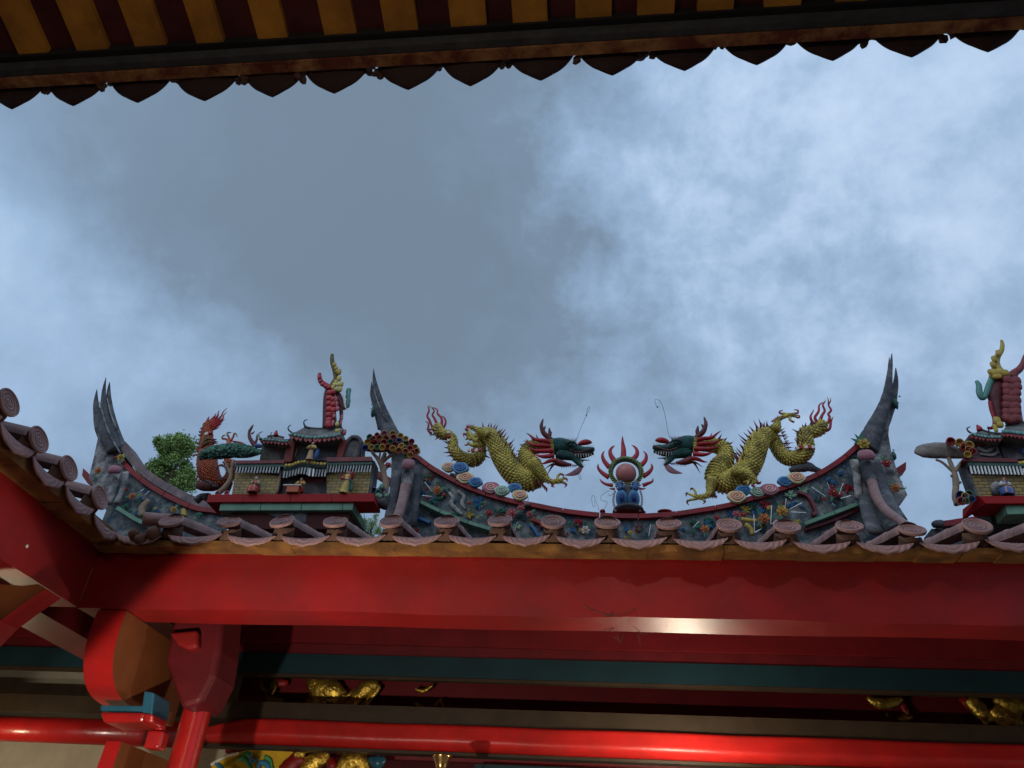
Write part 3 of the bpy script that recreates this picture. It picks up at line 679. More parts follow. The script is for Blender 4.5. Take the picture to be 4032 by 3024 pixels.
# mortar lumps and stubs of round tiles between the drips
for i in range(len(tp)-1):
    a = (tp[i]+tp[i+1])/2; m_ = MB(); cc = V((a.x, NY+.015, a.z+.098))
    if i % 4 == 1: cc.z += .02
    for k in range(7): m_.ball(cc+V((random.uniform(-.032, .032), random.uniform(-.02, .02), random.uniform(-.016, .03))), random.uniform(.010, .024), 7, 0, None, .25)
    m_.build('mortar_fill', MORT, near)
dz_ = lambda x: 0
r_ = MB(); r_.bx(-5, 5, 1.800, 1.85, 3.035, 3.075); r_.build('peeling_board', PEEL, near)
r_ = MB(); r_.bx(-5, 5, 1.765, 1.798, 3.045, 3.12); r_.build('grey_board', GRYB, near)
r_ = MB(); r_.bx(-5, 5, 1.738, 1.80, 3.105, 3.22); r_.build('black_gap_strip', BLKB, near)  # dark gap before the rafter ends, painted as a solid black strip
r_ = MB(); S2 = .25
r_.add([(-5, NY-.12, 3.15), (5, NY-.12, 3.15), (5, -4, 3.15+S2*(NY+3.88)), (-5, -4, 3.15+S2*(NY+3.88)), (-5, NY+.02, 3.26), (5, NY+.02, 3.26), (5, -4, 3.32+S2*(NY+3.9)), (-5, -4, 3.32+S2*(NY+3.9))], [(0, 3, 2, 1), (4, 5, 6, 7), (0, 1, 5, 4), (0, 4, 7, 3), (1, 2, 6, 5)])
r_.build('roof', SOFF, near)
ends = [(80, 215, 235), (330, 470, 215), (580, 720, 200), (850, 970, 185), (1115, 1245, 170), (1405, 1545, 160), (1665, 1810, 140), (1950, 2105, 125), (2217, 2367, 110), (2487, 2642, 85), (2752, 2912, 65), (3012, 3167, 45), (3302, 3460, 20), (3612, 3750, 2)]
RZ = 3.12
re = []
for (x0, x1, y) in ends:
    a = PZ(x0/1.0972, y/1.0972, RZ); b = PZ(x1/1.0972, y/1.0972, RZ); re.append((a.x, b.x, (a.y+b.y)/2))
re = [(re[0][0]-.3*k, re[0][1]-.3*k, re[0][2]) for k in (3, 2, 1)]+re+[(re[-1][0]+.28*k, re[-1][1]+.28*k, re[-1][2]) for k in (1, 2, 3)]
for (x0, x1, y) in re:
    m_ = MB(); j = random.uniform(-.004, .004); y = 1.742
    vs = [(x0, y, RZ+j), (x1, y, RZ+j), (x1+.02, -4, RZ+S2*(y+4)), (x0+.02, -4, RZ+S2*(y+4)), (x0, y, RZ+.05), (x1, y, RZ+.05), (x1+.02, -4, RZ+.05+S2*(y+4)), (x0+.02, -4, RZ+.05+S2*(y+4))]
    m_.add(vs, [(0, 1, 2, 3), (4, 7, 6, 5), (0, 4, 5, 1), (1, 5, 6, 2), (3, 7, 4, 0)]); m_.build('rafter', RAFT, near)
for cx in (-3.4, 3.4):
    c_ = MB(); c_.lathe((cx, .6, 0), [(.2, -1.6), (.2, -1.4), (.16, -1.35), (.16, 3.3)], 24); c_.build('column', REDG, near)
c_ = MB(); c_.bx(-6, 6, -4.1, -4, -1.6, 4.6); c_.build('rear_wall', REDK, near)
nl = V((-.9, -.9, 2.3)); t = thing('ceiling_lamp', nl, 'added fill lamp, unseen under the near hall ceiling behind the viewer', 'lamp')  # unseen lamp added as warm fill for the rafters and the red beam
b_ = MB(); b_.lathe(nl+V((0, 0, .10)), [(.001, 0), (.16, 0), (.17, .03), (.06, .06), (.012, .08), (.012, 1.4), (.001, 1.4)], 24); b_.build('fill_lamp_shade', BRASS, t)
lampl(nl, 34, .08, (1, .80, .58), parent=t)
# floodlights fixed on the near hall (out of the picture; the photograph shows their shadows on the red beam)
def flood(loc, target, e, spot=80, r=.03, col=(1, .89, .76), lab=''):
    t = thing('flood_lamp', loc, lab, 'lamp')
    L = V(loc); d = (V(target)-L).normalized(); rq = d.to_track_quat('-Z', 'Y').to_matrix()
    m_ = MB(); m_.box(L-d*.05, (.2, .14, .05), 0, rq); m_.box(L-d*.10, (.05, .05, .06), 0, rq); m_.build('lamp_housing', BLKB, t)
    l_ = bpy.data.lights.new('flood_light', 'SPOT'); l_.energy = e; l_.spot_size = rad(spot); l_.spot_blend = .6; l_.shadow_soft_size = r; l_.color = col
    o = bpy.data.objects.new('flood_light', l_); o.location = L; o.rotation_euler = d.to_track_quat('-Z', 'Y').to_euler(); link(o, t)
    return t
flood((.3, 1.985, 3.24), (1.7, 3.85, 1.25), 34, 88, .02, lab='black floodlight on the edge of the near hall eave above the viewer')
def edge_flood(L, p1, p2, fn, e, lab, r=.03):
    """spot whose cone edge passes through p1 and p2 (the sharp light edges on the two red beams)"""
    L, p1, p2 = V(L), V(p1), V(p2); lo, hi = -3.0, 4.0
    f = lambda t: (fn(t)-L).angle(p1-L)-(fn(t)-L).angle(p2-L)
    best = min((abs(f(lo+(hi-lo)*k/400)), lo+(hi-lo)*k/400) for k in range(401))[1]
    T = fn(best); h = (T-L).angle(p1-L)
    t = flood(L, T, e, math.degrees(2*h), r, lab=lab)
    for ch in t.children:
        if ch.type == 'LIGHT': ch.data.spot_blend = .06
    print('EDGE', best, math.degrees(h)); return t
edge_flood((-1.75, 2.3, -.05), (-2.33, 3.85, 1.64), (-2.591, 3.85, 1.267), lambda t: V((t, 3.85, -.3)), 190, 'black floodlight on the courtyard floor aimed at the far hall beam')
e1, e2 = PX(*q('G', 225, 800), -2.8), PX(*q('G', 475, 1480), -2.8)
print('WING', e1, e2)
edge_flood((-1.2, 1.6, -.6), e1, e2, lambda t: V((-2.8, t, -.2)), 150, 'black floodlight on the courtyard floor aimed at the side hall beam')
# ================================================================ RIDGE DECORATION
RY = 7.0
def curve_band(c_pts, Y, up, dn, depth, k=6, dz=0, gap=None, tiles=0.34):
    """tile coping following a curve: list of Vectors (front top edge) -> band with joints"""
    pts = [p for p, r in spl([(V(p), 0.0) for p in c_pts], k)]
    mb = MB(); n = len(pts); acc = 0
    vs = []; fs = []
    for i, p in enumerate(pts):
        t = (pts[min(i+1, n-1)]-pts[max(i-1, 0)]).normalized(); nr = V((-t.z, 0, t.x))
        for (a, y) in ((up, 0), (-dn, 0), (-dn, depth), (up, depth)): vs.append(p+nr*a+V((0, y, 0)))
    # split in tiles: leave a hairline gap
    seg = []
    last = 0; acc = 0
    for i in range(1, n):
        acc += (pts[i]-pts[i-1]).length
        if acc > tiles or i == n-1: seg.append((last, i)); last = i; acc = 0
    for (a, b) in seg:
        o = []; 
        for i in range(a, b+1):
            e = .004*(1 if i == a else -1 if i == b else 0)
            t = (pts[min(i+1, n-1)]-pts[max(i-1, 0)]).normalized()
            j = random.uniform(-.0015, .0015)
            for q_ in range(4): o.append(vs[i*4+q_]+t*e+V((0, j, 0)))
        L = b-a+1; ff = []
        for i in range(L-1):
            for q_ in range(4): ff.append((i*4+q_, i*4+(q_+1) % 4, (i+1)*4+(q_+1) % 4, (i+1)*4+q_))
        ff += [(0, 3, 2, 1), tuple((L-1)*4+x for x in range(4))]
        mb.add(o, ff)
    return mb
def CL(lst, Y): return [W(c, x, y, Y) for c, x, y in lst]
def flower(c, r, col, parent, name='flower', n=6, face=V((0, -1, 0)), leaves=3):
    m = MB(); c = V(c); ft = face.normalized().to_track_quat('Z', 'Y').to_matrix()
    for ring, (k, R_, tl, z) in enumerate(((n, r, 35, 0), (n, r*.72, 58, .25*r), (5, r*.42, 75, .4*r))):
        for j in range(k):
            th = 2*math.pi*(j+.5*ring)/k+random.uniform(-.1, .1)
            rot = ft @ Matrix.Rotation(th, 3, 'Z') @ Matrix.Rotation(-rad(tl-20), 3, 'Y')
            m.ball(c+ft @ V((math.cos(th)*R_*.45, math.sin(th)*R_*.45, z)), (R_*.5, R_*.36, R_*.10), 8, 0, rot)
    o = m.build(name, FLW[col], parent)
    m = MB(); m.ball(c+ft @ V((0, 0, .45*r)), r*.2, 8); m.build('flower_centre', FLW['gold'], o)
    if leaves:
        for j in range(leaves):
            th = random.uniform(0, 6.28); m = MB()
            d = ft @ V((math.cos(th), math.sin(th), .1))
            m.spike(c+d*r*.7, c+d*r*1.9, r*.35, 0, .2); m.build('leaf', LEAFG, o)
    return o
def slivers(c, lst, Y, parent):
    for (x0, y0, x1, y1) in lst:
        m = MB(); a, b = W(c, x0, y0, Y-.05), W(c, x1, y1, Y-.01)
        t = (b-a).normalized(); s_ = t.cross(V((0, 1, 0))).normalized()*.0055
        m.prism([a-s_*.7, a+s_*.7, b+s_*.35, b-s_*.35], (0, .004, 0)); m.build('porcelain_sliver', SHARD, parent)
def leafs(c, lst, Y, parent, m_=None, name='leaf'):
    for (x, y, r, ang) in lst:
        p = W(c, x, y, Y); R = r*mpp(c, Y)*.62; big = r >= 38; m = MB(); rt = Matrix.Rotation(-rad(ang), 3, 'Y')
        for k in range(3 if big else 1):
            a2 = Matrix.Rotation(random.uniform(-.9, .9)*(k > 0), 3, 'Y') @ rt; d = a2 @ V((1, 0, 0))
            base = p-(rt @ V((R*.5, 0, 0)))*(1 if big else 0); w = R*(.34 if k else .42)*random.uniform(.8, 1.1); L = R*random.uniform(1.0, 1.6); sd_ = a2 @ V((0, 0, 1))
            vs = [base, base+d*L*.35+sd_*w, base+d*L*.75+sd_*w*.7, base+d*L*1.15, base+d*L*.75-sd_*w*.7, base+d*L*.35-sd_*w, base+d*L*.5+V((0, -w*.6-.004*k, 0)), base+d*L*.5+V((0, .012, 0))]
            m.add(vs, [(i_, (i_+1) % 6, 6) for i_ in range(6)]+[((i_+1) % 6, i_, 7) for i_ in range(6)])
        m.build(name, m_ or LEAFG, parent)
def lotus(c, r, parent, sq=.8):
    m = MB(); c = V(c)
    for j in range(7):
        th = -1.2+j*.4
        m.ball(c+V((math.sin(th)*r*.62, -math.cos(th)*.03, 0)), (r*.24+.1*r*math.cos(th), .035, r*sq*(.7+.3*math.cos(th))), 10)
    return m.build('lotus_bud', PINK, parent)
def gh(p, r): return None
# ---------------------------------------------------------------- central ridge
ridge = thing('roof_ridge', (.3, RY, 2.6), 'curved central roof ridge with red coping, flower panels and two swallow tail ends', 'roof ridge')
cop = CL([('A', -20, 690), ('A', 100, 755), ('A', 220, 845), ('A', 340, 920), ('A', 560, 1035), ('A', 800, 1130), ('A', 1050, 1200), ('A', 1290, 1245), ('A', 1570, 1300), ('A', 1880, 1338),
          ('B', 330, 1352), ('B', 620, 1352), ('B', 930, 1330), ('B', 1200, 1290), ('B', 1450, 1245), ('B', 1700, 1170), ('C', 200, 1250), ('C', 370, 1185), ('C', 540, 1125), ('C', 700, 1050), ('C', 840, 960), ('C', 940, 880), ('C', 985, 835)], RY)
curve_band(cop, RY, .024, .024, .30, 4).build('coping', COPR, ridge)
# panel below the coping
low = [V((p.x, RY+.05, 2.45)) for p in cop]
m = MB(); n = len(cop); vs = [p+V((0, .05, -.02)) for p in cop]+low+[p+V((0, .25, -.02)) for p in cop]+[p+V((0, .2, 0)) for p in low]
fs = [(i, i+1, n+i+1, n+i) for i in range(n-1)]+[(2*n+i+1, 2*n+i, 3*n+i, 3*n+i+1) for i in range(n-1)]+[(2*n+i, 2*n+i+1, i+1, i) for i in range(n-1)]
m.add(vs, fs); m.build('relief_panel', PANEL, ridge)
for lst, mt in (([('A', 60, 1150), ('A', 105, 1190), ('A', 340, 1305), ('A', 560, 1395), ('A', 780, 1465), ('A', 900, 1500)], COPG), ([('C', 555, 1475), ('C', 760, 1398), ('C', 900, 1345), ('C', 1015, 1300)], COPG)):
    curve_band(CL(lst, RY-.06), RY, .016, .018, .2, 4, tiles=.3).build('green_moulding', mt, ridge)
for lst, mt in (([('A', 80, 1350), ('A', 160, 1385), ('A', 240, 1420)], COPB), ([('A', 1240, 1430), ('A', 1290, 1490), ('A', 1330, 1560)], COPB), ([('A', 1250, 1385), ('A', 1345, 1420), ('A', 1360, 1470)], COPR), ([('C', 500, 1215), ('C', 585, 1245), ('C', 650, 1365), ('C', 620, 1400)], MAR), ([('C', 560, 1520), ('C', 800, 1440), ('C', 1015, 1345)], MAR)):
    curve_band(CL(lst, RY-.01), RY, .014, .014, .1, 3, tiles=.5).build('frame_moulding', mt, ridge)
# rock relief swirls
m = MB()
for pts in ([(430, 1120, 14), (470, 1180, 22), (450, 1230, 22), (500, 1290, 22), (560, 1340, 14)], [(520, 1110, 16), (580, 1160, 20), (560, 1230, 20), (600, 1290, 14)]):
    m.tube(pathc('A', RY+.03, pts), 8, 4, .7, bumpy=.1)
m.build('rock_relief', STONE, ridge)
def FL(c, lst, Y, parent):
    for (x, y, r, col, *lf) in lst: flower(W(c, x, y, Y), r*mpp(c, Y), col, parent, leaves=lf[0] if lf else 3)
FL('A', [(310, 1100, 52, 'orange'), (205, 1085, 26, 'red', 1), (215, 1180, 28, 'red', 1), (380, 1145, 26, 'red', 1), (185, 995, 22, 'red', 1), (630, 1230, 26, 'red', 2), (830, 1330, 44, 'red', 3), (1060, 1330, 60, 'rose', 3), (1150, 1280, 45, 'rose', 1), (1800, 1500, 48, 'white', 3), (1240, 1340, 40, 'rose', 2), (100, 1500, 34, 'red', 3)], RY+.0, ridge)
leafs('A', [(620, 1290, 26, 0), (770, 1265, 28, 150), (700, 1375, 30, 30), (1140, 1480, 28, 120)], RY, ridge, FLW['yellow'])
leafs('A', [(330, 1180, 50, 80), (290, 1220, 45, 100), (420, 1080, 45, 30), (320, 1020, 40, 100), (760, 1230, 50, 120), (690, 1260, 40, 60), (820, 1270, 40, 20), (890, 1300, 40, 60), (230, 1230, 45, 40), (1640, 1440, 60, 10), (1720, 1450, 50, 170), (1790, 1420, 40, 80), (250, 1150, 40, 160), (350, 1060, 40, 50)], RY+.02, ridge)
leafs('A', [(250, 1190, 60, 30), (180, 1130, 50, 80), (690, 1210, 60, 20), (1660, 1500, 70, 5), (740, 1180, 50, 0), (230, 1020, 50, 40)], RY+.03, ridge, COPB, 'blue_scroll')
m = MB(); m.tube(pathc('A', RY, [(580, 1230, 4), (680, 1310, 4), (790, 1400, 4)]), 5, 3); m.build('stem', LEAFG, ridge)
FL('B', [(1215, 1490, 46, 'orange', 2), (1810, 1385, 62, 'orange', 3), (1990, 1300, 60, 'yellow', 2), (1530, 1340, 42, 'rose', 2), (1600, 1345, 34, 'red', 1), (1330, 1375, 34, 'red', 1), (460, 1525, 26, 'yellow', 1), (1860, 1275, 26, 'yellow', 1)], RY-.01, ridge)
leafs('B', [(620, 1525, 40, 20), (1150, 1470, 50, 150), (1260, 1420, 40, 10), (1850, 1330, 40, 40), (1440, 1400, 50, 170), (1940, 1450, 50, 20), (560, 1500, 40, 150), (1090, 1520, 50, 20)], RY+.02, ridge)
leafs('B', [(1760, 1300, 60, 20), (1700, 1330, 50, 150), (420, 1490, 60, 10), (980, 1480, 60, 10), (1230, 1440, 60, 0)], RY+.03, ridge, COPB, 'blue_scroll')
m = MB(); m.tube(pathc('B', RY-.01, [(1580, 1390, 22), (1650, 1400, 20), (1735, 1405, 18)]), 8, 3); m.tube(pathc('B', RY-.01, [(1620, 1440, 22), (1680, 1490, 22), (1690, 1550, 18)]), 8, 3); m.build('yellow_relief', FLW['yellow'], ridge)
FL('C', [(790, 1225, 46, 'red'), (375, 1380, 48, 'gold'), (860, 1235, 20, 'rose', 0), (715, 1275, 20, 'red', 0), (780, 1175, 20, 'red', 0)], RY-.02, ridge)
leafs('C', [(860, 1270, 40, 20), (770, 1330, 34, 10), (850, 1320, 34, 40), (900, 1270, 34, 170), (520, 1390, 30, 20), (500, 1310, 30, 40), (690, 1200, 30, 130), (800, 1450, 34, 10), (740, 1470, 30, 150)], RY+.0, ridge)
leafs('C', [(840, 1060, 60, 30), (750, 1120, 55, 60), (470, 1310, 60, 20), (540, 1340, 50, 150), (780, 1140, 40, 30), (430, 1330, 50, 10), (880, 1020, 34, 80), (200, 1380, 50, 20), (1045, 1440, 30, 70)], RY+.03, ridge, COPB, 'blue_scroll')
leafs('C', [(480, 1340, 20, 30), (700, 1195, 22, 110), (880, 1130, 26, 80)], RY, ridge, FLW['gold'])
rv = random.Random(21); pc = [p for p, _ in spl([(V(p), 0.) for p in cop], 8)]
for k in range(46):
    p = pc[int(3+(len(pc)-7)*(k+rv.random())/46)]; base = V((p.x, RY+.035, p.z-rv.uniform(.07, .26+max(0, p.z-3.45)*.5)))
    m = MB(); mt = rv.choice([LEAFG, LEAFG, TEAL, COPB, LGR, FLW['yellow'], FLW['red']]); a = rv.uniform(0, 6.28)
    for j in range(rv.randint(5, 9)):
        a += rv.uniform(.5, 1.1); L = rv.uniform(.03, .065); d = V((math.cos(a), -.18, math.sin(a))); sd_ = V((-math.sin(a), 0, math.cos(a))); w = L*rv.uniform(.16, .3)
        o_ = base+d*.008
        m.add([o_, o_+d*L*.45+sd_*w, o_+d*L, o_+d*L*.45-sd_*w, o_+d*L*.5+V((0, -.012, 0)), o_+d*L*.5+V((0, .02, 0))], [(0, 1, 4), (1, 2, 4), (2, 3, 4), (3, 0, 4), (1, 0, 5), (2, 1, 5), (3, 2, 5), (0, 3, 5)])
    m.ball(base, (.012, .012, .012), 6); m.build('foliage_relief', mt, ridge)
slivers('A', [(185, 1015, 260, 1110), (160, 1150, 262, 1160)], RY, ridge)
slivers('B', [(1155, 1410, 1090, 1475), (668, 1440, 650, 1555), (1705, 1340, 1715, 1520), (1885, 1248, 1875, 1440), (2030, 1180, 2020, 1290), (1715, 1522, 1780, 1485), (1935, 1395, 1880, 1440)], RY-.03, ridge)
slivers('C', [(615, 1175, 730, 1255), (740, 1135, 760, 1192), (870, 1145, 835, 1240), (935, 1245, 850, 1270), (780, 1308, 808, 1332), (404, 1275, 397, 1350), (535, 1303, 430, 1358), (445, 1379, 570, 1385)], RY-.04, ridge)
# right tail end: post, body, horns
def horn(name, c, pts, Y, parent, mt=STONED, flat=.55, n=10):
    pts = [(p_[0], p_[1], p_[2]*(.84 if c != 'D' else 1.12))+tuple(p_[3:]) for p_ in pts]
    m = MB(); m.tube(pathc(c, Y, pts), n, 6, flat, bumpy=.03); return m.build(name, mt, parent)
m = MB()
out = [(985, 835), (1040, 740), (1120, 620), (1180, 500), (1255, 470), (1252, 600), (1240, 750), (1262, 880), (1300, 1010), (1345, 1130), (1395, 1240), (1300, 1335), (1370, 1450), (1120, 1560), (1060, 1500), (1010, 1290), (930, 980), (950, 880)]
m.prism([W('C', x, y, RY+.06) for x, y in out], (0, .22, 0)); m.build('tail_body', STONE, ridge)
horn('swallow_tail', 'C', [(1060, 860, 110, .02), (1110, 740, 88), (1170, 600, 66), (1215, 480, 50), (1240, 360, 38), (1252, 240, 26), (1264, 150, 14), (1268, 85, 3)], RY+.02, ridge)
horn('swallow_tail', 'C', [(1180, 700, 60, .16), (1250, 520, 52, .16), (1288, 400, 34, .16), (1302, 300, 22, .16), (1300, 205, 4, .16)], RY, ridge)
horn('swallow_tail', 'C', [(1235, 420, 20, .08), (1245, 200, 12, .08), (1248, 118, 3, .08)], RY, ridge)
m = MB(); m.tube(pathc('C', RY-.08, [(960, 960, 34), (985, 1100, 32), (1000, 1280, 30)]), 8, 3, .6); m.build('post', STONE, ridge)
m = MB(); m.tube(pathc('C', RY-.12, [(1060, 980, 44), (1075, 1080, 46), (1110, 1140, 44)]), 10, 4); m.build('ridge_rod', STONED, ridge)
m = MB(); m.tube(pathc('C', RY-.14, [(1105, 1140, 38), (1140, 1250, 38, -.15), (1210, 1360, 36, -.4), (1330, 1450, 34, -.8), (1400, 1500, 34, -1.0)]), 10, 5); m.build('ridge_rod', TILE, ridge)
m = MB(); m.tube(pathc('C', RY-.06, [(1120, 960, 50), (1180, 1150, 52), (1250, 1300, 50, -.3), (1350, 1440, 40, -.6)]), 8, 4, .5); m.build('post', STONED, ridge)
m = MB(); m.tube(pathc('C', RY-.06, [(1015, 1000, 50), (1050, 1250, 54), (1090, 1420, 60, -.3), (1130, 1540, 60, -.6)]), 8, 4, .5); m.build('post', STONED, ridge)
lotus(W('C', 1055, 925, RY-.2), 75*mpp('C', RY), ridge, .62)
FL('C', [(1035, 825, 56, 'yellow', 3), (1222, 985, 42, 'red', 3), (1295, 1185, 44, 'orange', 3)], RY-.03, ridge)
leafs('C', [(1325, 445, 30, 50), (1310, 495, 24, 20), (1285, 560, 24, 110), (1290, 885, 24, 110), (1280, 950, 24, 150), (1355, 1140, 20, 110), (1375, 1180, 16, 20), (960, 803, 20, 0), (1025, 765, 24, 120)], RY+.1, ridge, COPG)
m = MB(); m.ball(W('C', 1300, 495, RY+.1), (.03, .03, .07), 8, 0, None, .2); m.ball(W('C', 1283, 920, RY+.1), (.025, .03, .05), 8, 0, None, .2); m.build('dark_rosette', TEAL, ridge)
m = MB(); m.prism([W('C', x, y, RY+.35) for x, y in [(1205, 1085), (1385, 970), (1383, 1035), (1225, 1148)]], (0, .12, 0)); m.build('red_prong', COPR, ridge)
# left tail end
m = MB()
out = [(1712, 735), (1545, 735), (1560, 800), (1640, 900), (1640, 1060), (1620, 1250), (1600, 1500), (1880, 1560), (1900, 1300), (1885, 1040), (1850, 900)]
m.prism([W('E', x, y, RY+.06) for x, y in out[::-1]], (0, .22, 0)); m.build('tail_body', STONED, ridge)
horn('swallow_tail', 'E', [(1690, 860, 110), (1630, 740, 86), (1575, 600, 66), (1540, 480, 46), (1512, 360, 28), (1499, 280, 16), (1495, 212, 3)], RY+.02, ridge)
horn('swallow_tail', 'E', [(1560, 700, 40, .14), (1515, 520, 34, .14), (1485, 420, 24, .14), (1480, 318, 4, .14)], RY, ridge)
m = MB(); m.tube(pathc('E', RY-.03, [(1600, 640, 6, .0), (1552, 540, 6), (1512, 430, 5), (1492, 340, 3)]), 6, 3); m.build('pale_seam', STONE, ridge)
m = MB(); m.tube(pathc('E', RY-.08, [(1690, 1050, 40), (1660, 1250, 42), (1620, 1450, 44)]), 8, 3, .6); m.tube(pathc('E', RY-.08, [(1860, 1040, 34), (1840, 1250, 36), (1810, 1500, 38)]), 8, 3, .6); m.build('post', STONED, ridge)
m = MB(); m.tube(pathc('E', RY-.12, [(1770, 1040, 34), (1765, 1100, 40), (1762, 1170, 42)]), 10, 4); m.build('ridge_rod', STONE, ridge)
m = MB(); m.tube(pathc('E', RY-.14, [(1758, 1170, 44), (1735, 1280, 42, -.15), (1700, 1400, 40, -.4), (1640, 1520, 36, -.7)]), 10, 5); m.build('ridge_rod', TILE, ridge)
lotus(W('E', 1782, 1000, RY-.2), 62*mpp('E', RY), ridge, .8)
FL('E', [(1612, 1000, 34, 'red', 2)], RY-.1, ridge)
leafs('E', [(1475, 510, 22, 60), (1480, 540, 20, 150)], RY+.1, ridge, COPG)
m = MB(); m.ball(W('E', 1492, 560, RY+.08), (.03, .03, .08), 8, 0, None, .2); m.build('dark_rosette', TEAL, ridge)
m = MB(); m.prism([W('E', x, y, RY+.35) for x, y in [(1490, 1020), (1492, 1065), (1645, 1160), (1645, 1108)]], (0, .12, 0)); m.build('red_prong', COPR, ridge)
# ---------------------------------------------------------------- side ridge at the left with its three pronged tail
sr = thing('roof_ridge', (-5.0, RY, 2.6), 'lower roof ridge at the far left ending in a grey three pronged tail', 'roof ridge')
cop2 = CL([('D', 400, 925), ('D', 470, 1000), ('D', 560, 1075), ('D', 660, 1145), ('D', 760, 1205), ('D', 860, 1255), ('D', 960, 1300), ('D', 1070, 1335), ('D', 1200, 1350), ('D', 1330, 1375)], RY)
curve_band(cop2, RY, .028, .022, .2, 5).build('coping', COPR, sr)
up2 = CL([('D', 400, 760), ('D', 480, 880), ('D', 560, 975), ('D', 650, 1050), ('D', 750, 1115), ('D', 860, 1175), ('D', 980, 1235), ('D', 1080, 1275), ('D', 1200, 1310)], RY+.03)
curve_band(up2, RY, .035, .05, .25, 5, tiles=3).build('ridge_cap', mat('pinkish_render', (.21, .155, .155), .85, .3, 9, .5, 35, dirt=.6, dcol=(.06, .06, .065), dscale=5), sr)
n = len(cop2); low = [V((p.x, RY+.05, 2.45)) for p in cop2]
m = MB(); vs = [p+V((0, .05, .0)) for p in cop2]+low; m.add(vs+[v+V((0, .2, 0)) for v in vs], [(i, i+1, n+i+1, n+i) for i in range(n-1)]); m.build('relief_panel', PANEL, sr)
m = MB(); out = [(205, 640), (300, 650), (400, 860), (460, 980), (450, 1200), (380, 1350), (300, 1420), (180, 1200), (110, 1060), (150, 900)]
m.prism([W('D', x, y, RY+.06) for x, y in out[::-1]], (0, .2, 0)); m.build('tail_body', STONE, sr)
horn('swallow_tail', 'D', [(330, 830, 60), (275, 690, 70), (245, 560, 48), (238, 440, 30), (242, 300, 18), (259, 192, 3)], RY-.0, sr)
horn('swallow_tail', 'D', [(270, 800, 36, .1), (200, 640, 36, .1), (180, 500, 32, .1), (172, 400, 22, .1), (180, 294, 3, .1)], RY, sr)
horn('swallow_tail', 'D', [(400, 800, 36, .05), (350, 670, 34, .05), (310, 540, 32, .05), (285, 400, 26, .05), (284, 300, 16, .05), (291, 230, 3, .05)], RY, sr)
m = MB()
m.tube(pathc('D', RY-.06, [(385, 850, 8), (310, 720, 9), (255, 590, 8), (225, 480, 6), (200, 400, 4)]), 6, 3); m.tube(pathc('D', RY-.04, [(350, 640, 8), (300, 500, 8), (270, 370, 6)]), 6, 3)
m.build('pale_seam', STONE, sr)
m = MB(); m.tube(pathc('D', RY-.04, [(300, 1030, 40), (330, 1150, 44), (270, 1290, 46)]), 8, 4, .6, bumpy=.1); m.tube(pathc('D', RY-.04, [(430, 1020, 34), (410, 1150, 30), (350, 1290, 30)]), 8, 4, .6, bumpy=.1); m.build('post', STONE, sr)
m = MB(); m.tube(pathc('D', RY-.02, [(640, 1260, 30), (580, 1320, 36), (570, 1400, 30)]), 8, 4, .7, bumpy=.12); m.build('rock_relief', TRUNK, sr)
lotus(W('D', 340, 1003, RY-.15), 70*mpp('D', RY), sr, .62)
FL('D', [(390, 888, 44, 'yellow', 2), (345, 888, 18, 'red', 0), (192, 1003, 40, 'orange', 2), (490, 1225, 38, 'orange', 3), (440, 1165, 22, 'red', 1), (850, 1340, 36, 'gold', 3), (562, 1218, 12, 'yellow', 0), (690, 1330, 18, 'yellow', 1)], RY-.04, sr)
leafs('D', [(430, 1300, 50, 20), (520, 1270, 50, 50), (400, 1330, 50, 150), (730, 1325, 30, 0), (800, 1325, 30, 150), (540, 1340, 50, 100), (460, 1350, 50, 10), (1060, 1380, 60, 0), (950, 1400, 50, 0), (930, 1345, 30, 95)], RY-.0, sr)
leafs('D', [(560, 1240, 40, 30), (700, 1360, 60, 20), (520, 1380, 60, 10), (600, 1200, 40, 70)], RY+.02, sr, COPB, 'blue_scroll')
m = MB(); m.prism([W('D', x, y, RY-.05) for x, y in [(915, 1335), (945, 1330), (955, 1390), (915, 1380)]], (0, .04, 0)); m.build('yellow_relief', FLW['yellow'], sr)
slivers('D', [(635, 1180, 595, 1215), (560, 1180, 590, 1160)], RY-.04, sr)
curve_band(CL([('D', 350, 1320), ('D', 430, 1370), ('D', 520, 1425), ('D', 600, 1460)], RY-.08), RY, .018, .02, .12, 4, tiles=.4).build('green_moulding', COPG, sr)
m = MB(); m.prism([W('D', x, y, RY+.3) for x, y in [(60, 980), (190, 1115), (190, 1140), (95, 1108), (50, 1045)][::-1]], (0, .1, 0)); m.build('red_prong', COPR, sr)
m = MB(); m.bx(-7.4, -2.0, RY+.1, RY+.3, 2.2, 2.55); m.build('ridge_base', STONED, sr)
# right side ridge fragment behind the right pagoda
sr2 = thing('roof_ridge', (5.0, RY, 2.6), 'short red ridge end showing low behind the tiles at the right, beside the right shrine', 'roof ridge')
curve_band(CL([('F', 410, 1485), ('F', 480, 1478), ('F', 560, 1465), ('F', 700, 1450), ('F', 900, 1440), ('F', 1200, 1430)], RY), RY, .028, .026, .2, 4).build('coping', COPR, sr2)
m = MB(); m.tube(pathc('F', RY-.02, [(340, 1500, 20), (370, 1490, 30), (410, 1490, 30)]), 8, 3); m.build('coping_end', STONED, sr2)
m = MB(); p0, p1 = W('F', 340, 1530, RY), W('F', 1200, 1470, RY); m.bx(p0.x, p1.x, RY+.03, RY+.25, 2.4, p0.z+.02); m.build('ridge_base', STONED, sr2)

